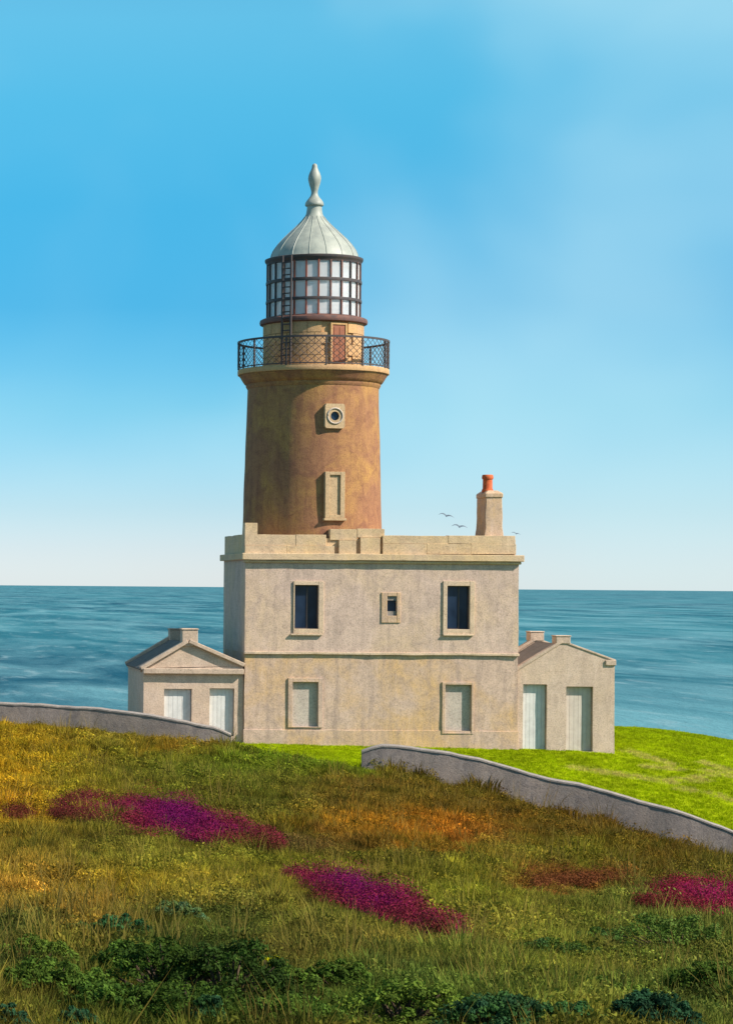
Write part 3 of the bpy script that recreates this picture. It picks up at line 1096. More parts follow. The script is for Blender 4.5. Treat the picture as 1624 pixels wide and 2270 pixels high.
chim = mb.add(vs, fs).build('chimney', M['lower'], house, smooth=40, bevel=0.015)
mb = MB()
e = 0.03
mb.add([(ca0 - e, cy0 - e, zn), (ca1 + e, cy0 - e, zn), (ca1 + e, cy1 + e, zn), (ca0 - e, cy1 + e, zn),
        (ca0 - e, cy0 - e, zn + 0.16), (ca1 + e, cy0 - e, zn + 0.16), (ca1 + e, cy1 + e, zn + 0.16), (ca0 - e, cy1 + e, zn + 0.16),
        (ca0 + 0.1, cy0 + 0.1, zc1), (ca1 - 0.14, cy0 + 0.1, zc1), (ca1 - 0.14, cy1 - 0.1, zc1), (ca0 + 0.1, cy1 - 0.1, zc1)],
       [(3, 2, 1, 0), (0, 1, 5, 4), (1, 2, 6, 5), (2, 3, 7, 6), (3, 0, 4, 7), (4, 5, 9, 8), (5, 6, 10, 9), (6, 7, 11, 10), (7, 4, 8, 11), (8, 9, 10, 11)])
mb.build('chimney_cap', M['lower'], chim, bevel=0.03)
pc = W(1080, 1068, CD + 0.5)
pr = 11.2 * (CD + 0.5) / F
pt = WZ(1080, 1052.5, CD + 0.5)
MB().lathe([(pr * 1.15, zc1 - 0.05), (pr * 1.12, zc1 + 0.03), (pr * 0.95, zc1 + 0.08), (pr * 0.92, pt - 0.17), (pr * 1.08, pt - 0.15), (pr * 1.12, pt - 0.10), (pr * 1.06, pt - 0.02), (pr * 0.95, pt), (pr * 0.75, pt), (pr * 0.7, pt - 0.3), (0.01, pt - 0.3)], pc.x, pc.y, 24).build('chimney_pot', M['pot'], chim, smooth=40)

# ------------------------------------------------------------------ outbuildings
WD = 90.15
WY = WD + CY


def wx(dx, dy=1500):
    return WX(dx, dy, WD)


def wz(dx, dy):
    return WZ(dx, dy, WD)


def slab(mb, a, b, y0, y1, th):
    """a sloping slab from (x,z) a to b, thickness th upward"""
    n = Vector((-(b[1] - a[1]), b[0] - a[0]))
    n = n / n.length
    if n.y < 0:
        n = -n
    poly = [a, b, (b[0] + n.x * th, b[1] + n.y * th), (a[0] + n.x * th, a[1] + n.y * th)]
    if (b[0] < a[0]):
        poly = poly[::-1]
    return mb.prism_y(poly, y0, y1)


def doorway(name, parent, xa, xb, za, zb, yd, mat, label, handle=False):
    o = MB().box(xa + 0.012, xb - 0.012, yd, yd + 0.05, za + 0.015, zb - 0.012).build(name, mat, parent)
    o['label'] = label
    w_ = (xb - xa - 0.024)
    nb = 6
    for k in range(nb):
        MB().box(xa + 0.012 + w_ * k / nb + 0.004, xa + 0.012 + w_ * (k + 1) / nb - 0.004, yd - 0.016 - random.uniform(0, 0.005), yd - 0.001, za + 0.02, zb - 0.016).build('door_board', mat, o)
    return o


# left outbuilding, seen with its flank towards the camera
LXa, LXb = wx(318, 1540), X0 - 0.02
L_len = 5.6
lw_root = empty('left_outbuilding', ((LXa + LXb) / 2, WY, 0), 'low gabled outbuilding on the left with pediment and two pale doors', 'outbuilding')
ze_l, ze_r, xap, zap = wz(321, 1486), wz(526, 1478), wx(417, 1440), wz(417, 1423)
ldoors = [(364, 425, 1527, 1625), (464.5, 519, 1526, 1632)]
lh = [(wx(a, 1570), wx(b_, 1570), wz((a + b_) / 2, d_), wz((a + b_) / 2, c_)) for a, b_, c_, d_ in ldoors]
zwall = wz(420, 1492)
mb = MB()
walls(mb, LXa, LXb, WY, WY + L_len, -1.0, zwall, lh, depth=0.40)
mb.build('wall', M['wing'], lw_root, smooth=30)
for (xa, xb, za, zb) in lh:
    doorway('door', lw_root, xa, xb, za, zb, WY + 0.18, M['doorwhite'], 'pale bluish white boarded door')
# entablature, gables, copings
long_box(MB(), LXa - 0.03, LXb - 0.01, WY - 0.20, WY + 0.25, zwall - 0.03, zwall + 0.17, amp=0.01).build('eaves_moulding', M['wingtrim'], lw_root, bevel=0.025)
zt0 = zwall + 0.16
for nm, y0_, y1_ in (('gable', WY - 0.01, WY + 0.25), ('gable', WY + L_len - 0.25, WY + L_len - 0.01)):
    MB().prism_y([(LXa + 0.02, zt0), (LXb - 0.02, zt0), (LXb - 0.02, ze_r + 0.03), (xap, zap - 0.04), (LXa + 0.02, ze_l + 0.03)], y0_, y1_).build(nm, M['wing'], lw_root)
rl_ = MB()
slab(rl_, (LXa - 0.08, ze_l - 0.02), (xap, zap - 0.10), WY + 0.1, WY + L_len - 0.1, 0.08)
rl_.build('roof', M['roof'], lw_root).__setitem__('label', 'dark left roof slope')
rr_ = MB()
slab(rr_, (xap, zap - 0.103), (LXb - 0.01, ze_r - 0.06), WY + 0.1, WY + L_len - 0.1, 0.08)
rr_.build('roof', M['roof'], lw_root)
for y0_, y1_ in ((WY - 0.17, WY + 0.30), (WY + L_len - 0.30, WY + L_len + 0.05)):
    cl = MB()
    slab(cl, (LXa - 0.07, ze_l + 0.00), (xap + 0.0, zap - 0.03), y0_, y1_, 0.14)
    cl.build('gable_coping', M['wingtrim'], lw_root, bevel=0.02)
    cr = MB()
    slab(cr, (xap, zap - 0.033), (LXb - 0.02, ze_r + 0.0), y0_ + 0.004, y1_ - 0.004, 0.14)
    cr.build('gable_coping', M['wingtrim'], lw_root, bevel=0.02)
MB().box(LXa - 0.085, LXa + 0.20, WY + 0.30, WY + L_len - 0.3, ze_l - 0.06, ze_l + 0.07).build('side_coping', M['wingtrim'], lw_root, bevel=0.02)
for k, (xa_d, xb_d, Dd, zt_d) in enumerate(((404, 439, WD, 1393), (377, 404, WD + L_len - 0.5, 1393))):
    xq0, xq1 = WX(xa_d, 1400, Dd - 0.1), WX(xb_d, 1400, Dd - 0.1)
    yq = Dd + CY - 0.1
    zq = WZ((xa_d + xb_d) / 2, zt_d, Dd)
    st = MB().box(xq0, xq1, yq, yq + 0.62, zap - 0.15, zq - 0.06).build('apex_stack', M['wingtrim'], lw_root, bevel=0.025)
    MB().box(xq0 - 0.025, xq1 + 0.025, yq - 0.025, yq + 0.645, zq - 0.058, zq).build('stack_cap', M['wingtrim'], st, bevel=0.02)

# right outbuilding
RXa, RXb = X1 + 0.02, wx(1361, 1560)
R_len = 3.9
rw_root = empty('right_outbuilding', ((RXa + RXb) / 2, WY, 0), 'small gabled outbuilding at the right end of the house beside the lawn', 'outbuilding')
ze_l, ze_r, xap, zap = wz(1149, 1487), wz(1358, 1466), wx(1247, 1440), wz(1247, 1424)
rdoors = [(1158, 1211, 1517, 1664, 'doorwhite', 'pale bluish white boarded door'), (1254, 1313, 1522, 1666, 'doorbeige', 'beige boarded door')]
rh = [(wx(d_[0], 1590), wx(d_[1], 1590), wz((d_[0] + d_[1]) / 2, d_[3]), wz((d_[0] + d_[1]) / 2, d_[2])) for d_ in rdoors]
zwall = ze_l - 0.01
mb = MB()
walls(mb, RXa, RXb, WY, WY + R_len, -1.0, zwall, rh, depth=0.45)
mb.build('wall', M['wing'], rw_root, smooth=30)
for (xa, xb, za, zb), d_ in zip(rh, rdoors):
    doorway('door', rw_root, xa, xb, za, zb, WY + 0.21, M[d_[4]], d_[5])
for y0_, y1_, up in ((WY + 0.002, WY + 0.28, 0), (WY + R_len - 0.28, WY + R_len - 0.002, 0.02)):
    MB().prism_y([(RXa, zwall - 0.002), (RXb - 0.003, zwall - 0.002), (RXb - 0.003, ze_r), (xap, zap + up), (RXa, ze_l + 0.02)], y0_, y1_).build('gable', M['wing'], rw_root)
    cl = MB()
    slab(cl, (RXa + 0.0, ze_l + 0.015), (xap, zap + up - 0.005), y0_ - 0.05, y1_ + 0.03, 0.11)
    cl.build('gable_coping', M['wingtrim'], rw_root, bevel=0.015)
    cr = MB()
    slab(cr, (xap, zap + up - 0.008), (RXb + 0.01, ze_r - 0.005), y0_ - 0.03, y1_ + 0.026, 0.07)
    cr.build('gable_coping', M['wingtrim'], rw_root, bevel=0.015)
    MB().box(RXb - 0.34, RXb + 0.035, y0_ - 0.06, y1_, ze_r - 0.15, ze_r + 0.045).build('kneeler', M['wingtrim'], rw_root, bevel=0.02)
    xc = xap
    hwc = 0.26
    st = MB().box(xc - hwc, xc + hwc, y0_ - 0.04, y0_ + 0.55, zap - 0.05 + up, zap + 0.20 + up * 4).build('apex_stack', M['wingtrim'], rw_root, bevel=0.025)
    MB().box(xc - hwc - 0.02, xc + hwc + 0.02, y0_ - 0.06, y0_ + 0.57, zap + 0.202 + up * 4, zap + 0.25 + up * 4).build('stack_cap', M['wingtrim'], st, bevel=0.02)
b = MB()
slab(b, (RXa + 0.01, ze_l - 0.12), (xap, zap - 0.13), WY + 0.2, WY + R_len - 0.2, 0.08)
b.build('roof', M['roof'], rw_root)
b = MB()
slab(b, (xap, zap - 0.133), (RXb + 0.03, ze_r - 0.12), WY + 0.2, WY + R_len - 0.2, 0.08)
b.build('roof', M['roof'], rw_root)


# ------------------------------------------------------------------ grey boundary walls
def resample(pts, step):
    pts = [Vector(q) for q in pts]
    d = [0]
    for u, w in zip(pts[:-1], pts[1:]):
        d.append(d[-1] + (w - u).length)
    n = max(2, int(d[-1] / step))
    ts = np.linspace(0, d[-1], n + 1)
    return [Vector([float(np.interp(q, d, [p_[k] for p_ in pts])) for k in range(3)]) for q in ts]


def sweep_wall(name, label, path, heights, th):
    pts = resample([(q.x, q.y, 0) for q in path], 0.3)
    n = len(pts)
    root = empty(name, (pts[n // 2].x, pts[n // 2].y, hz(pts[n // 2].x, pts[n // 2].y)), label, 'wall', 'grey boundary walls')
    secs_b, secs_c = [], []
    for i, q in enumerate(pts):
        d = (pts[min(i + 1, n - 1)] - pts[max(i - 1, 0)])
        d.z = 0
        d.normalize()
        nr = Vector((d.y, -d.x, 0))     # towards the camera side for a left-to-right path
        g = hz(q.x, q.y)
        u = i / (n - 1)
        h = float(np.interp(q.x, [k_[0] for k_ in heights], [k_[1] for k_ in heights])) + 0.05 * mnoise.noise((q.x * 1.2, q.y * 1.2, 0)) + 0.025 * mnoise.noise((q.x * 4, q.y * 4, 3))
        w1 = 0.04 * mnoise.noise((q.x * 1.6, q.y * 1.6, 4)) + 0.015 * mnoise.noise((q.x * 5, q.y * 5, 9))
        hb = h - 0.07
        secs_b.append([q + nr * (th / 2 + 0.06 + w1) + Vector((0, 0, g - 0.5)), q + nr * (th / 2 + 0.03 + w1) + Vector((0, 0, g + hb * 0.5)), q + nr * (th / 2 + w1) + Vector((0, 0, g + hb)),
                       q - nr * (th / 2) + Vector((0, 0, g + hb)), q - nr * (th / 2 + 0.06) + Vector((0, 0, g - 0.5))])
        e = 0.025
        secs_c.append([q + nr * (th / 2 + e + w1) + Vector((0, 0, g + hb - 0.015)), q + nr * (th / 2 + e + w1) + Vector((0, 0, g + hb + 0.035)), q + nr * (th * 0.3) + Vector((0, 0, g + h)),
                       q - nr * (th * 0.3) + Vector((0, 0, g + h)), q - nr * (th / 2 + e) + Vector((0, 0, g + hb + 0.035)), q - nr * (th / 2 + e) + Vector((0, 0, g + hb - 0.015))])
    for nm, secs, mt in (('wall_body', secs_b, M['wall']), ('wall_coping', secs_c, M['coping'])):
        mb = MB()
        k = len(secs[0])
        vs = [tuple(q) for s_ in secs for q in s_]
        fs = []
        for i in range(n - 1):
            for j in range(k):
                j2 = (j + 1) % k
                fs.append((i * k + j, i * k + j2, (i + 1) * k + j2, (i + 1) * k + j))
        fs.append(tuple(range(k - 1, -1, -1)))
        fs.append(tuple((n - 1) * k + j for j in range(k)))
        mb.add(vs, fs)
        mb.build(nm, mt, root, smooth=40)
    return root


sweep_wall('boundary_wall', 'grey rendered wall on the left hiding the foot of the outbuilding', [Vector((-34, 1.0, 0)), Vector((-24, 0.4, 0))] + lw, [(-34, 0.8), (lw[2].x, 0.84), (lw[4].x, 0.9), (lw[5].x, 0.9), (lw[5].x * 0.42 + lw[6].x * 0.58, 0.82), (lw[6].x, 0.62)], 0.42)
first = rw[0]
d0 = (rw[1] - rw[0]).normalized()
sweep_wall('boundary_wall', 'grey rendered wall running down to the right along the lawn', [first - d0 * 0.1, first + d0 * 0.1] + rw[1:], [(rw[0].x - 0.1, 0.58), (rw[0].x + 0.12, 0.70), (rw[0].x + 0.5, 0.82), (rw[1].x, 0.90), (rw[2].x, 1.03), (rw[3].x, 1.09), (rw[6].x, 1.12), (rw[8].x, 1.08)], 0.42)


# ------------------------------------------------------------------ gulls
def gull(dx, dy, D, span_d, bank, label):
    c = W(dx, dy, D)
    s_ = span_d * D / F / 2
    g = MB()
    # body: a spindle flying to the left, wings arched
    bl = s_ * 0.34
    ring = []
    sect = [(-1.0, 0.02), (-0.8, 0.10), (-0.45, 0.17), (0.0, 0.19), (0.45, 0.13), (0.8, 0.06), (1.0, 0.03)]
    ax = Vector((-0.25, -0.85, -0.42)).normalized()
    side = Vector((0.95, -0.25, 0)).normalized()
    up = side.cross(ax).normalized()
    if up.z < 0:
        up = -up
    vs = []
    for u, r_ in sect:
        for k in range(8):
            a = 2 * math.pi * k / 8
            vs.append(c + ax * (-u * bl) + (side * math.cos(a) + up * math.sin(a)) * r_ * bl * 1.5)
    fs = [(i * 8 + k, i * 8 + (k + 1) % 8, (i + 1) * 8 + (k + 1) % 8, (i + 1) * 8 + k) for i in range(6) for k in range(8)]
    fs += [tuple(range(7, -1, -1)), tuple(48 + k for k in range(8))]
    g.add(vs, fs)
    for sg, lift in ((-1, 1.0), (1, 0.72)):
        vs = []
        st = [(0.05, 0.02, 0.30), (0.25, 0.17, 0.31), (0.45, 0.23, 0.28), (0.65, 0.20, 0.22), (0.85, 0.10, 0.14), (1.0, -0.01, 0.04)]
        for u, h, ch in st:
            q = c + Vector((sg * u * s_, 0, (h * lift + sg * u * bank) * s_)) + ax * (0.10 * u * s_)
            vs += [q + ax * ch * s_ * 0.5 + Vector((0, 0, -0.05 * s_ * (1.1 - u))), q - ax * ch * s_ * 0.5 + Vector((0, 0, -0.06 * s_ * (1.1 - u))), q + ax * ch * s_ * 0.2 + Vector((0, 0, 0.12 * s_ * (1.15 - u)))]
        fs = []
        for i in range(len(st) - 1):
            for k in range(3):
                k2 = (k + 1) % 3
                fs.append((i * 3 + k, i * 3 + k2, i * 3 + 3 + k2, i * 3 + 3 + k))
        fs += [(0, 1, 2), ((len(st) - 1) * 3 + 2, (len(st) - 1) * 3 + 1, (len(st) - 1) * 3)]
        g.add(vs, fs)
    o = g.build('gull', M['gull'], smooth=60)
    tag(o, label, 'bird', 'gulls in flight by the chimney')


gull(989, 1143.5, 140, 35, -0.20, 'dark grey gull gliding, uppermost of the pair left of chimney')
gull(1018, 1167.5, 148, 36, -0.10, 'paler gull with arched wings just above the parapet')
gull(1143, 1183, 192, 21, -0.22, 'smallest gull flying to the right of the chimney')


# ------------------------------------------------------------------ vegetation
def tuft_mesh(name, n, h, spread, width, seed, lean=0.5, kind='grass'):
    rg = random.Random(seed)
    b = MB()
    for i in range(n):
        a = rg.uniform(0, 2 * math.pi)
        r_ = spread * math.sqrt(rg.random())
        x, y = r_ * math.cos(a), r_ * math.sin(a)
        if kind == 'grass':
            hh = h * rg.uniform(0.55, 1.0)
            la_ = a + rg.uniform(-1, 1)
            ln = hh * lean * rg.uniform(0.2, 1.0)
            dxx, dyy = math.cos(la_) * ln, math.sin(la_) * ln
            fa = rg.uniform(0, math.pi)
            wx_, wy_ = math.cos(fa) * width, math.sin(fa) * width
            b.add([(x - wx_, y - wy_, -0.02), (x + wx_, y + wy_, -0.02), (x + dxx * 0.35 + wx_ * 0.8, y + dyy * 0.35 + wy_ * 0.8, hh * 0.6),
                   (x + dxx * 0.35 - wx_ * 0.8, y + dyy * 0.35 - wy_ * 0.8, hh * 0.6), (x + dxx, y + dyy, hh)], [(0, 1, 2, 3), (3, 2, 4)])
        else:
            # springy heath: small leaves through a low cushion
            q = r_ / spread
            z = h * math.sqrt(max(0.02, 1 - q * q)) * (0.25 + 0.75 * rg.random() ** 0.5)
            u = Vector((rg.gauss(0, 1), rg.gauss(0, 1), rg.gauss(0, 0.8) + 0.5)).normalized()
            w = u.orthogonal().normalized()
            w = (Matrix.Rotation(rg.uniform(0, 6.28), 3, u) @ w)
            v = u.cross(w)
            s_ = width * rg.uniform(0.7, 1.4)
            c = Vector((x, y, z))
            b.add([c - w * s_ * 0.6, c + v * s_ * 0.5, c + w * s_ * 1.3, c - v * s_ * 0.5], [(0, 1, 2, 3)])
    return b.mesh(name, M['veg'])


def instancer(name, pts, scl, rot, idx, cols, meshes, label, cat):
    me = bpy.data.meshes.new(name)
    me.from_pydata(pts.tolist(), [], [])
    for nm, ty, arr in (('scl', 'FLOAT', scl), ('idx', 'INT', idx)):
        a_ = me.attributes.new(nm, ty, 'POINT')
        a_.data.foreach_set('value', arr)
    a_ = me.attributes.new('rot', 'FLOAT_VECTOR', 'POINT')
    a_.data.foreach_set('vector', rot.astype(np.float32).ravel())
    a_ = me.attributes.new('tuftcol', 'FLOAT_COLOR', 'POINT')
    a_.data.foreach_set('color', np.c_[cols, np.ones(len(cols))].astype(np.float32).ravel())
    ob = bpy.data.objects.new(name, me)
    COL.objects.link(ob)
    tag(ob, label, cat, kind='stuff')
    tmpl = bpy.data.collections.new(name + '_templates')
    for k, mm in enumerate(meshes):
        to = bpy.data.objects.new('%s_template_%02d' % (name, k), mm)
        tmpl.objects.link(to)
    ng = bpy.data.node_groups.new(name + '_nodes', 'GeometryNodeTree')
    ng.interface.new_socket('Geometry', in_out='INPUT', socket_type='NodeSocketGeometry')
    ng.interface.new_socket('Geometry', in_out='OUTPUT', socket_type='NodeSocketGeometry')
    gi, go = ng.nodes.new('NodeGroupInput'), ng.nodes.new('NodeGroupOutput')
    ci = ng.nodes.new('GeometryNodeCollectionInfo')
    ci.inputs[0].default_value = tmpl
    ci.inputs['Separate Children'].default_value = True
    ci.inputs['Reset Children'].default_value = True
    ip = ng.nodes.new('GeometryNodeInstanceOnPoints')
    ip.inputs['Pick Instance'].default_value = True

    def named(nm, ty):
        q = ng.nodes.new('GeometryNodeInputNamedAttribute')
        q.data_type = ty
        q.inputs[0].default_value = nm
        return q.outputs[0]
    e2r = ng.nodes.new('FunctionNodeEulerToRotation')
    ng.links.new(named('rot', 'FLOAT_VECTOR'), e2r.inputs[0])
    ng.links.new(gi.outputs[0], ip.inputs['Points'])
    ng.links.new(ci.outputs[0], ip.inputs['Instance'])
    ng.links.new(named('idx', 'INT'), ip.inputs['Instance Index'])
    ng.links.new(e2r.outputs[0], ip.inputs['Rotation'])
    ng.links.new(named('scl', 'FLOAT'), ip.inputs['Scale'])
    ng.links.new(ip.outputs[0], go.inputs[0])
    md = ob.modifiers.new('scatter', 'NODES')
    md.node_group = ng
    return ob


def fan(n, d0, d1, power, t0=-0.05, t1=0.50):
    u = RNG.random(n)
    D = (d0 ** power + u * (d1 ** power - d0 ** power)) ** (1 / power)
    tt = t0 + RNG.random(n) * (t1 - t0)
    return CX + tt * D, CY + D, D


HC = [srgb(82, 46, 28), srgb(116, 44, 46), srgb(122, 28, 58), srgb(114, 20, 70), srgb(106, 16, 80)]
HEATHER = [
    ([(125, 1812, 14, 0.25), (190, 1806, 32, 0.38), (280, 1814, 34, 0.5), (370, 1826, 40, 1.0), (430, 1838, 38, 0.95), (500, 1856, 28, 0.55), (560, 1872, 18, 0.4), (620, 1890, 5, 0.3)],
     'largest purple and crimson heather drift, below the left wall', 1, HC, 1100),
    ([(645, 1954, 6, 0.45), (700, 1972, 18, 0.6), (770, 1993, 28, 0.95), (840, 2022, 28, 0.8), (900, 2052, 24, 0.55), (950, 2080, 15, 0.45), (990, 2100, 5, 0.35)],
     'purple heather drift slanting down the middle of the slope', 2, HC, 700),
    ([(1418, 2014, 8, 0.3), (1470, 2007, 24, 0.4), (1530, 2005, 33, 0.75), (1590, 2003, 38, 0.85), (1660, 2008, 36, 0.7), (1760, 2015, 20, 0.5)],
     'crimson heather drift at the right edge of the picture', 3, [srgb(88, 36, 30), srgb(112, 32, 40), srgb(134, 28, 60), srgb(140, 28, 82)], 800),
    ([(20, 1824, 6, 0.1), (38, 1818, 18, 0.1), (58, 1824, 6, 0.1)], 'small maroon heather clump at the far left', 4, [srgb(95, 45, 30), srgb(115, 48, 36)], 70),
    ([(1175, 1970, 4, 0.1), (1250, 1968, 10, 0.2), (1325, 1964, 13, 0.3), (1390, 1974, 4, 0.1)], 'thin russet heather line left of the crimson drift', 5, [srgb(105, 62, 32), srgb(120, 55, 40)], 110),
]

# moor: coarse grass and heath tufts
tufts = [tuft_mesh('moor_tuft', 30, 0.17, 0.10, 0.0042, 10 + k, 0.7) for k in range(4)] + \
        [tuft_mesh('heath_tuft', 70, 0.13, 0.12, 0.011, 30 + k, kind='heath') for k in range(4)] + \
        [tuft_mesh('seed_tuft', 9, 0.34, 0.06, 0.0028, 50 + k, 0.45) for k in range(2)]
x, y, D = fan(124000, 6.5, 92.0, 0.9)
keep = (lawn_side(x, y) < -0.3) & (y < 0)
x, y, D = x[keep], y[keep], D[keep]
z = height(x, y)
heathy = fbm(x, y, 0.8, 21.0) + RNG.normal(0, 0.25, len(x)) > 0.02
idx = np.where(heathy, RNG.integers(4, 8, len(x)), RNG.integers(0, 4, len(x)))
seedy = RNG.random(len(x)) < 0.035
idx = np.where(seedy, RNG.integers(8, 10, len(x)), idx)
clump = np.clip(1 + 0.9 * fbm(x, y, 1.1, 40.0), 0.5, 1.9)
scl = clump * (0.75 + 0.030 * np.clip(D / 2 - 5, 0, 40)) * RNG.uniform(0.6, 1.35, len(x)) * np.where(heathy, 1.0, 0.92)
ls = lawn_side(x, y)
gap = (x > lw[-1].x - 0.3) & (x < rw[0].x + 0.2)
near = sstep(-1.3, -0.3, ls)
scl *= np.where(gap, 1 - 0.65 * sstep(-9, -2, ls), np.where(x < 0, 1 - 0.5 * sstep(-4, -1, ls), 1 + 0.7 * near * RNG.random(len(x)) ** 2))
pdx, pdy = project(x, y, z)
inpatch = np.zeros(len(x), bool)
for hp in HEATHER:
    hxs = [q[0] for q in hp[0]]
    inpatch |= (pdx > hxs[0]) & (pdx < hxs[-1]) & (np.abs(pdy - 3 - np.interp(pdx, hxs, [q[1] for q in hp[0]])) < 0.85 * np.interp(pdx, hxs, [q[2] for q in hp[0]]))
scl = np.where(inpatch & (RNG.random(len(x)) < 0.8), scl * 0.5, scl)
rot = np.c_[RNG.normal(0, 0.12, len(x)), RNG.normal(0, 0.12, len(x)), RNG.uniform(0, 6.28, len(x))]
cols = moor_colour(x, y) * RNG.uniform(0.6, 1.5, (len(x), 1)) * RNG.uniform(0.92, 1.08, (len(x), 3)) * 1.08
cols = np.where(seedy[:, None], cols * 0.4 + 0.6 * srgb(128, 108, 52)[None], cols)
instancer('moorland_grass', np.c_[x, y, z], scl.astype(np.float32), rot, idx.astype(np.int32), np.clip(cols, 0.003, 0.8), tufts,
          'rough olive and ochre moorland grass covering the foreground slope', 'moorland')

# lawn: short mown blades
lt = [tuft_mesh('lawn_tuft', 26, 0.05, 0.13, 0.005, 60 + k, 0.9) for k in range(4)]
n = 90000
x = RNG.uniform(-6, 29, n)
y = RNG.uniform(-23, 17, n)
keep = (lawn_side(x, y) > 0.2) & (x > lw[-1].x + 0.5) & ~((x > X0 - 0.1) & (x < X1 + 0.1) & (y > -0.05) & (y < HY1)) & ~((x > LXa) & (x < X0) & (y > WY) & (y < WY + L_len)) & ~((x >= X1) & (x < RXb) & (y > WY) & (y < WY + R_len))
x, y = x[keep], y[keep]
cols = lawn_colour(x, y) * RNG.uniform(0.8, 1.2, (len(x), 1))
z = height(x, y)
pdx, pdy = project(x, y, z)
# strips of paler dried mowings
STRIPS = [((1265, 1828 - 127), (1490, 1735)), ((1480, 1731), (1570, 1720)), ((1560, 1708), (1655, 1728)), ((1390, 1665), (1480, 1694)), ((1430, 1698), (1500, 1706)),
          ((1505, 1728), (1560, 1731)), ((1555, 1690), (1620, 1712)), ((1570, 1758), (1640, 1780)), ((1500, 1748), (1530, 1752))]
pale = np.zeros(len(x))
for (ax_, ay_), (bx_, by_) in STRIPS:
    u = np.clip((pdx - ax_) / (bx_ - ax_), 0, 1)
    dd = np.abs(pdy - (ay_ + u * (by_ - ay_))) + np.abs(pdx - (ax_ + u * (bx_ - ax_))) * 0.3
    pale = np.maximum(pale, np.exp(-(dd / 6.0) ** 4))
pale = (pale * (0.9 + 0.4 * fbm(x, y, 3.0, 31.0)))[:, None].clip(0, 1)
cols = cols * (1 - pale) + pale * srgb(196, 184, 96)[None]
rot = np.c_[RNG.normal(0, 0.1, len(x)), RNG.normal(0, 0.1, len(x)), RNG.uniform(0, 6.28, len(x))]
instancer('lawn_grass', np.c_[x, y, z], RNG.uniform(0.8, 1.5, len(x)).astype(np.float32), rot, RNG.integers(0, 4, len(x)).astype(np.int32), cols, lt,
          'short bright green lawn around the lighthouse buildings', 'lawn')


# flowering heather, shrubs: one object each
def leaf_cloud(centres, sizes, cols, per, leaf, rg, flat=0.75):
    """leaf-sized faces through a set of cushions; returns verts, faces, per-vertex colour"""
    V, Fc, C = [], [], []
    for c, s_, col in zip(centres, sizes, cols):
        for _ in range(per):
            d = Vector((rg.gauss(0, 1), rg.gauss(0, 1), abs(rg.gauss(0, 1))))
            d.normalize()
            q = Vector(c) + Vector((d.x * s_, d.y * s_, d.z * s_ * flat)) * (rg.random() ** 0.35)
            nrm = (d + Vector((rg.gauss(0, 0.5), rg.gauss(0, 0.5), rg.gauss(0, 0.5)))).normalized()
            w = nrm.orthogonal().normalized()
            w = Matrix.Rotation(rg.uniform(0, 6.28), 3, nrm) @ w
            v = nrm.cross(w)
            l_ = leaf * rg.uniform(0.6, 1.4)
            o = len(V)
            V += [q - w * l_ * 0.7, q + v * l_ * 0.45, q + w * l_, q - v * l_ * 0.45]
            Fc.append((o, o + 1, o + 2, o + 3))
            k = rg.uniform(0.75, 1.2)
            C += [(col[0] * k, col[1] * k, col[2] * k, 1)] * 4
    return V, Fc, C


def plant_part(name, V, Fc, C, parent):
    L = ROOTLOC[parent.name]
    me = bpy.data.meshes.new(name)
    me.from_pydata([(q[0] - L[0], q[1] - L[1], q[2] - L[2]) for q in V], [], Fc)
    a_ = me.color_attributes.new('Col', 'FLOAT_COLOR', 'POINT')
    a_.data.foreach_set('color', np.array(C, np.float32).ravel())
    me.materials.append(M['plant'])
    o = bpy.data.objects.new(name, me)
    COL.objects.link(o)
    o.parent = parent
    return o


def heather(path, label, seed, colours, n=420):
    """a drift of flowering heather: path of (photo x, y, half height, colour position)"""
    rg = random.Random(seed)
    xs = [q[0] for q in path]
    mid = path[len(path) // 2]
    g0, _ = ground_at(mid[0], mid[1] + 8)
    root = empty('heather_patch', g0, label, 'heather', 'drifts of flowering heather')
    cen, siz, col, cen2, siz2, col2 = [], [], [], [], [], []
    for i in range(n):
        u = rg.random()
        dx = xs[0] + (xs[-1] - xs[0]) * u
        dyc = float(np.interp(dx, xs, [q[1] for q in path]))
        hh = float(np.interp(dx, xs, [q[2] for q in path]))
        v = rg.uniform(-1, 1)
        if rg.random() < abs(v) ** 3 * 0.6:
            continue
        if rg.random() < 0.24:
            v *= rg.uniform(1.0, 1.7)
            dx += rg.gauss(0, 12)
        g, D = ground_at(dx, dyc + v * hh + 3)
        s_ = rg.uniform(0.09, 0.21) * (0.85 + D * 0.012) * (1 + 0.8 * mnoise.noise((g.x * 1.6, g.y * 0.9, seed)))
        cp = float(np.interp(dx, xs, [q[3] for q in path])) - 0.55 * max(0, abs(v) - 0.35) + rg.gauss(0, 0.14)
        cp = min(max(cp, 0), 1) * (len(colours) - 1)
        k = min(int(cp), len(colours) - 2)
        c_ = colours[k] * (1 - (cp - k)) + colours[k + 1] * (cp - k)
        cen.append((g.x, g.y, g.z + s_ * 0.55))
        siz.append(s_)
        col.append(tuple(c_))
        cen2.append((g.x, g.y, g.z - 0.02))
        siz2.append(s_ * 0.95)
        col2.append(tuple(srgb(60, 55, 30) * rg.uniform(0.7, 1.3)))
    Dm = max(6.0, (g0.y - CY) / 2)
    plant_part('flower_heads', *leaf_cloud(cen, siz, col, 110, 0.0065 + 0.0005 * Dm, rg, 0.8), root)
    plant_part('foliage', *leaf_cloud(cen2, siz2, col2, 16, 0.013 + 0.0006 * Dm, rg, 0.8), root)
    return root


for h_ in HEATHER:
    heather(*h_)


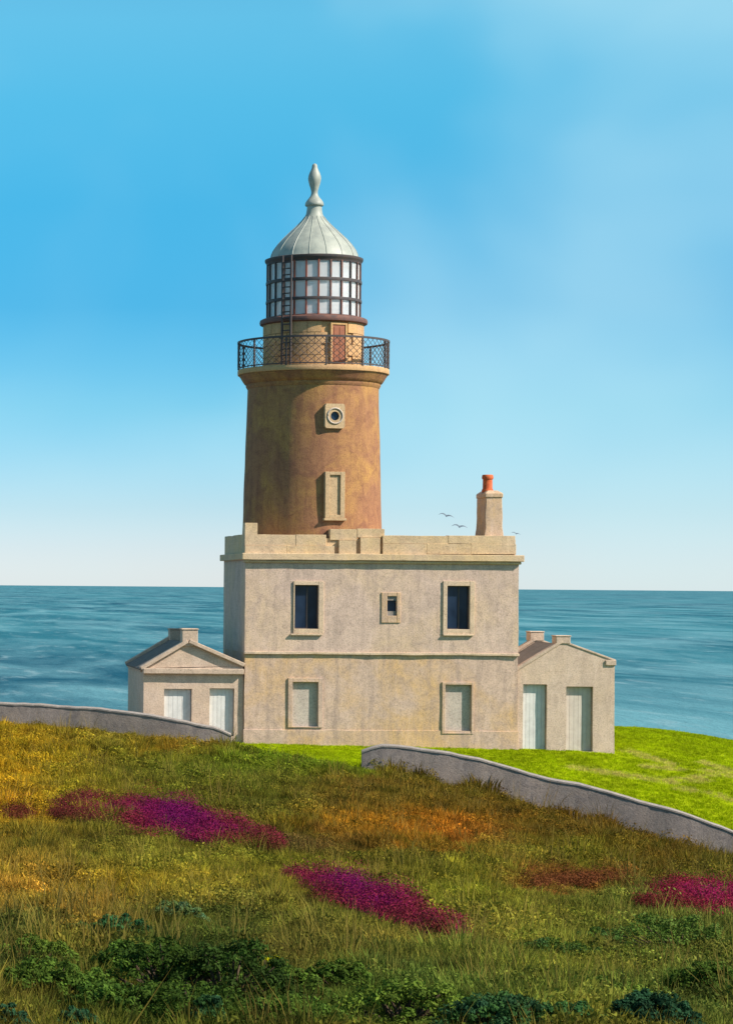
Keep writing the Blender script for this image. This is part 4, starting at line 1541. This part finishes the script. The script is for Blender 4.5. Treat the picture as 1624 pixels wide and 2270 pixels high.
def shrub(dx, dy, w_d, h_d, c1, c2, label, seed, dense=1.0):
    """low shrub whose foot shows at photo dx, dy: woody stems and a leafy crown"""
    rg = random.Random(seed)
    g, D = ground_at(dx, dy)
    w_, h_ = 1.3 * w_d * D / F / 2, 1.1 * h_d * D / F
    root = empty('shrub', g, label, 'shrub', 'dark green shrubs in the foreground')
    cen, siz, col = [], [], []
    stems = MB()
    nb = int(80 * dense)
    for i in range(nb):
        a, r_ = rg.uniform(0, 6.28), math.sqrt(rg.random())
        x_, y_ = g.x + math.cos(a) * r_ * w_, g.y + math.sin(a) * r_ * w_ * 0.7
        top = hz(x_, y_) + h_ * (math.sqrt(max(0.05, 1 - r_ * r_)) * rg.uniform(0.55, 0.95))
        s_ = rg.uniform(0.10, 0.20) * max(w_, h_ * 0.8)
        cen.append((x_, y_, top - s_ * 0.5))
        siz.append(s_)
        k = rg.random()
        col.append(tuple((c1 * (1 - k) + c2 * k) * np.array([1.1, 1.0, 0.72]) * rg.uniform(0.9, 1.6)))
        if i % 3 == 0:
            stems.tube([(g.x + (x_ - g.x) * 0.15, g.y + (y_ - g.y) * 0.15, hz(g.x, g.y) - 0.03), (g.x + (x_ - g.x) * 0.6, g.y + (y_ - g.y) * 0.6, g.z + (top - g.z) * 0.5), (x_, y_, top - s_ * 0.3)], [0.012, 0.008, 0.003], 5)
    plant_part('crown', *leaf_cloud(cen, siz, col, int(90 * dense), 0.007 + 0.00035 * D, rg, 0.9), root)
    stems.build('stem', M['stem'], root)
    return root


TEAL1, TEAL2 = srgb(54, 84, 50), srgb(70, 96, 46)
DG1, DG2 = srgb(42, 66, 26), srgb(62, 84, 32)
MG1, MG2 = srgb(66, 92, 38), srgb(84, 104, 42)
BL1, BL2 = srgb(34, 64, 50), srgb(48, 80, 44)
SHRUBS = [
    (185, 2100, 130, 58, TEAL1, TEAL2, 'bluish green shrub on the left, below the large heather drift'),
    (268, 2106, 120, 80, srgb(34, 78, 56), TEAL1, 'tallest bluish green shrub right of its paler twin'),
    (392, 2050, 110, 52, srgb(66, 98, 80), srgb(84, 104, 62), 'small pale teal shrub above the dark bush'),
    (505, 2235, 250, 165, DG1, srgb(40, 58, 26), 'large dark green rounded bush at lower middle'),
    (375, 2225, 230, 140, DG1, DG2, 'dark green bush left of the large rounded bush'),
    (755, 2205, 130, 78, MG1, DG2, 'rounded green bush right of the large dark bush'),
    (70, 2160, 200, 80, MG1, MG2, 'mid green bush at the left edge'),
    (1332, 2108, 110, 50, srgb(52, 82, 46), MG1, 'low blue green shrub below the crimson heather drift'),
    (1230, 2130, 190, 46, srgb(48, 74, 42), DG2, 'wide low green shrub right of the middle heather drift'),
    (1500, 2120, 240, 90, MG1, srgb(74, 94, 48), 'broad soft green shrub near the right edge'),
    (1100, 2300, 230, 95, BL1, BL2, 'dark teal shrub cut off by the bottom edge'),
    (1250, 2300, 160, 78, srgb(40, 78, 50), BL2, 'teal green shrub at the bottom, right of the dark teal one'),
    (1450, 2300, 170, 100, BL1, srgb(28, 60, 44), 'darkest teal shrub near the bottom right corner'),
    (440, 2290, 280, 110, DG1, DG2, 'dark green bush at the bottom edge below the large rounded bush'),
    (260, 2270, 220, 90, MG1, DG1, 'green bush at the bottom between the two small blue green shrubs'),
    (640, 2300, 240, 90, MG1, DG2, 'green bush at the bottom edge, below the gorse sprig'),
    (120, 2225, 230, 105, MG1, DG2, 'broad mid green bush near the bottom left corner'),
    (330, 2180, 210, 100, DG1, MG1, 'dark green bush filling the slope below the bluish shrubs'),
    (620, 2225, 190, 80, DG2, MG1, 'green bush just right of the gorse sprig'),
    (900, 2275, 260, 100, DG2, MG2, 'broad green bush at the bottom, left of the dark teal shrub'),
    (1340, 2240, 220, 70, MG1, MG2, 'low mid green bush between the two dark teal shrubs'),
    (1575, 2235, 190, 100, DG2, MG1, 'green bush in the bottom right corner'),
    (20, 2300, 90, 70, BL1, srgb(38, 70, 54), 'small blue green shrub in the bottom left corner'),
    (175, 2300, 90, 66, BL1, srgb(38, 70, 50), 'small blue green shrub at the bottom, second from left corner'),
    (462, 2305, 60, 100, srgb(36, 68, 52), BL2, 'narrow upright teal shrub at the bottom, in front of dark green bush'),
]
for i_, s_ in enumerate(SHRUBS):
    shrub(*s_, seed=100 + i_)

# a sprig of yellow gorse in bloom
g, D = ground_at(600, 2192)
root = empty('gorse_sprig', g, 'tiny sprig of bright yellow gorse bloom by the dark bush', 'flower')
rg = random.Random(5)
cen = [(g.x + rg.uniform(-0.04, 0.04), g.y + rg.uniform(-0.02, 0.02), g.z + 0.13 + rg.uniform(-0.02, 0.04)) for _ in range(7)]
plant_part('bloom', *leaf_cloud(cen, [0.02] * 7, [tuple(srgb(200, 195, 25))] * 7, 10, 0.012, rg), root)
st = MB()
for c_ in cen:
    st.tube([(g.x, g.y, g.z - 0.02), c_], [0.006, 0.003], 5)
st.build('stem', M['stem'], root)
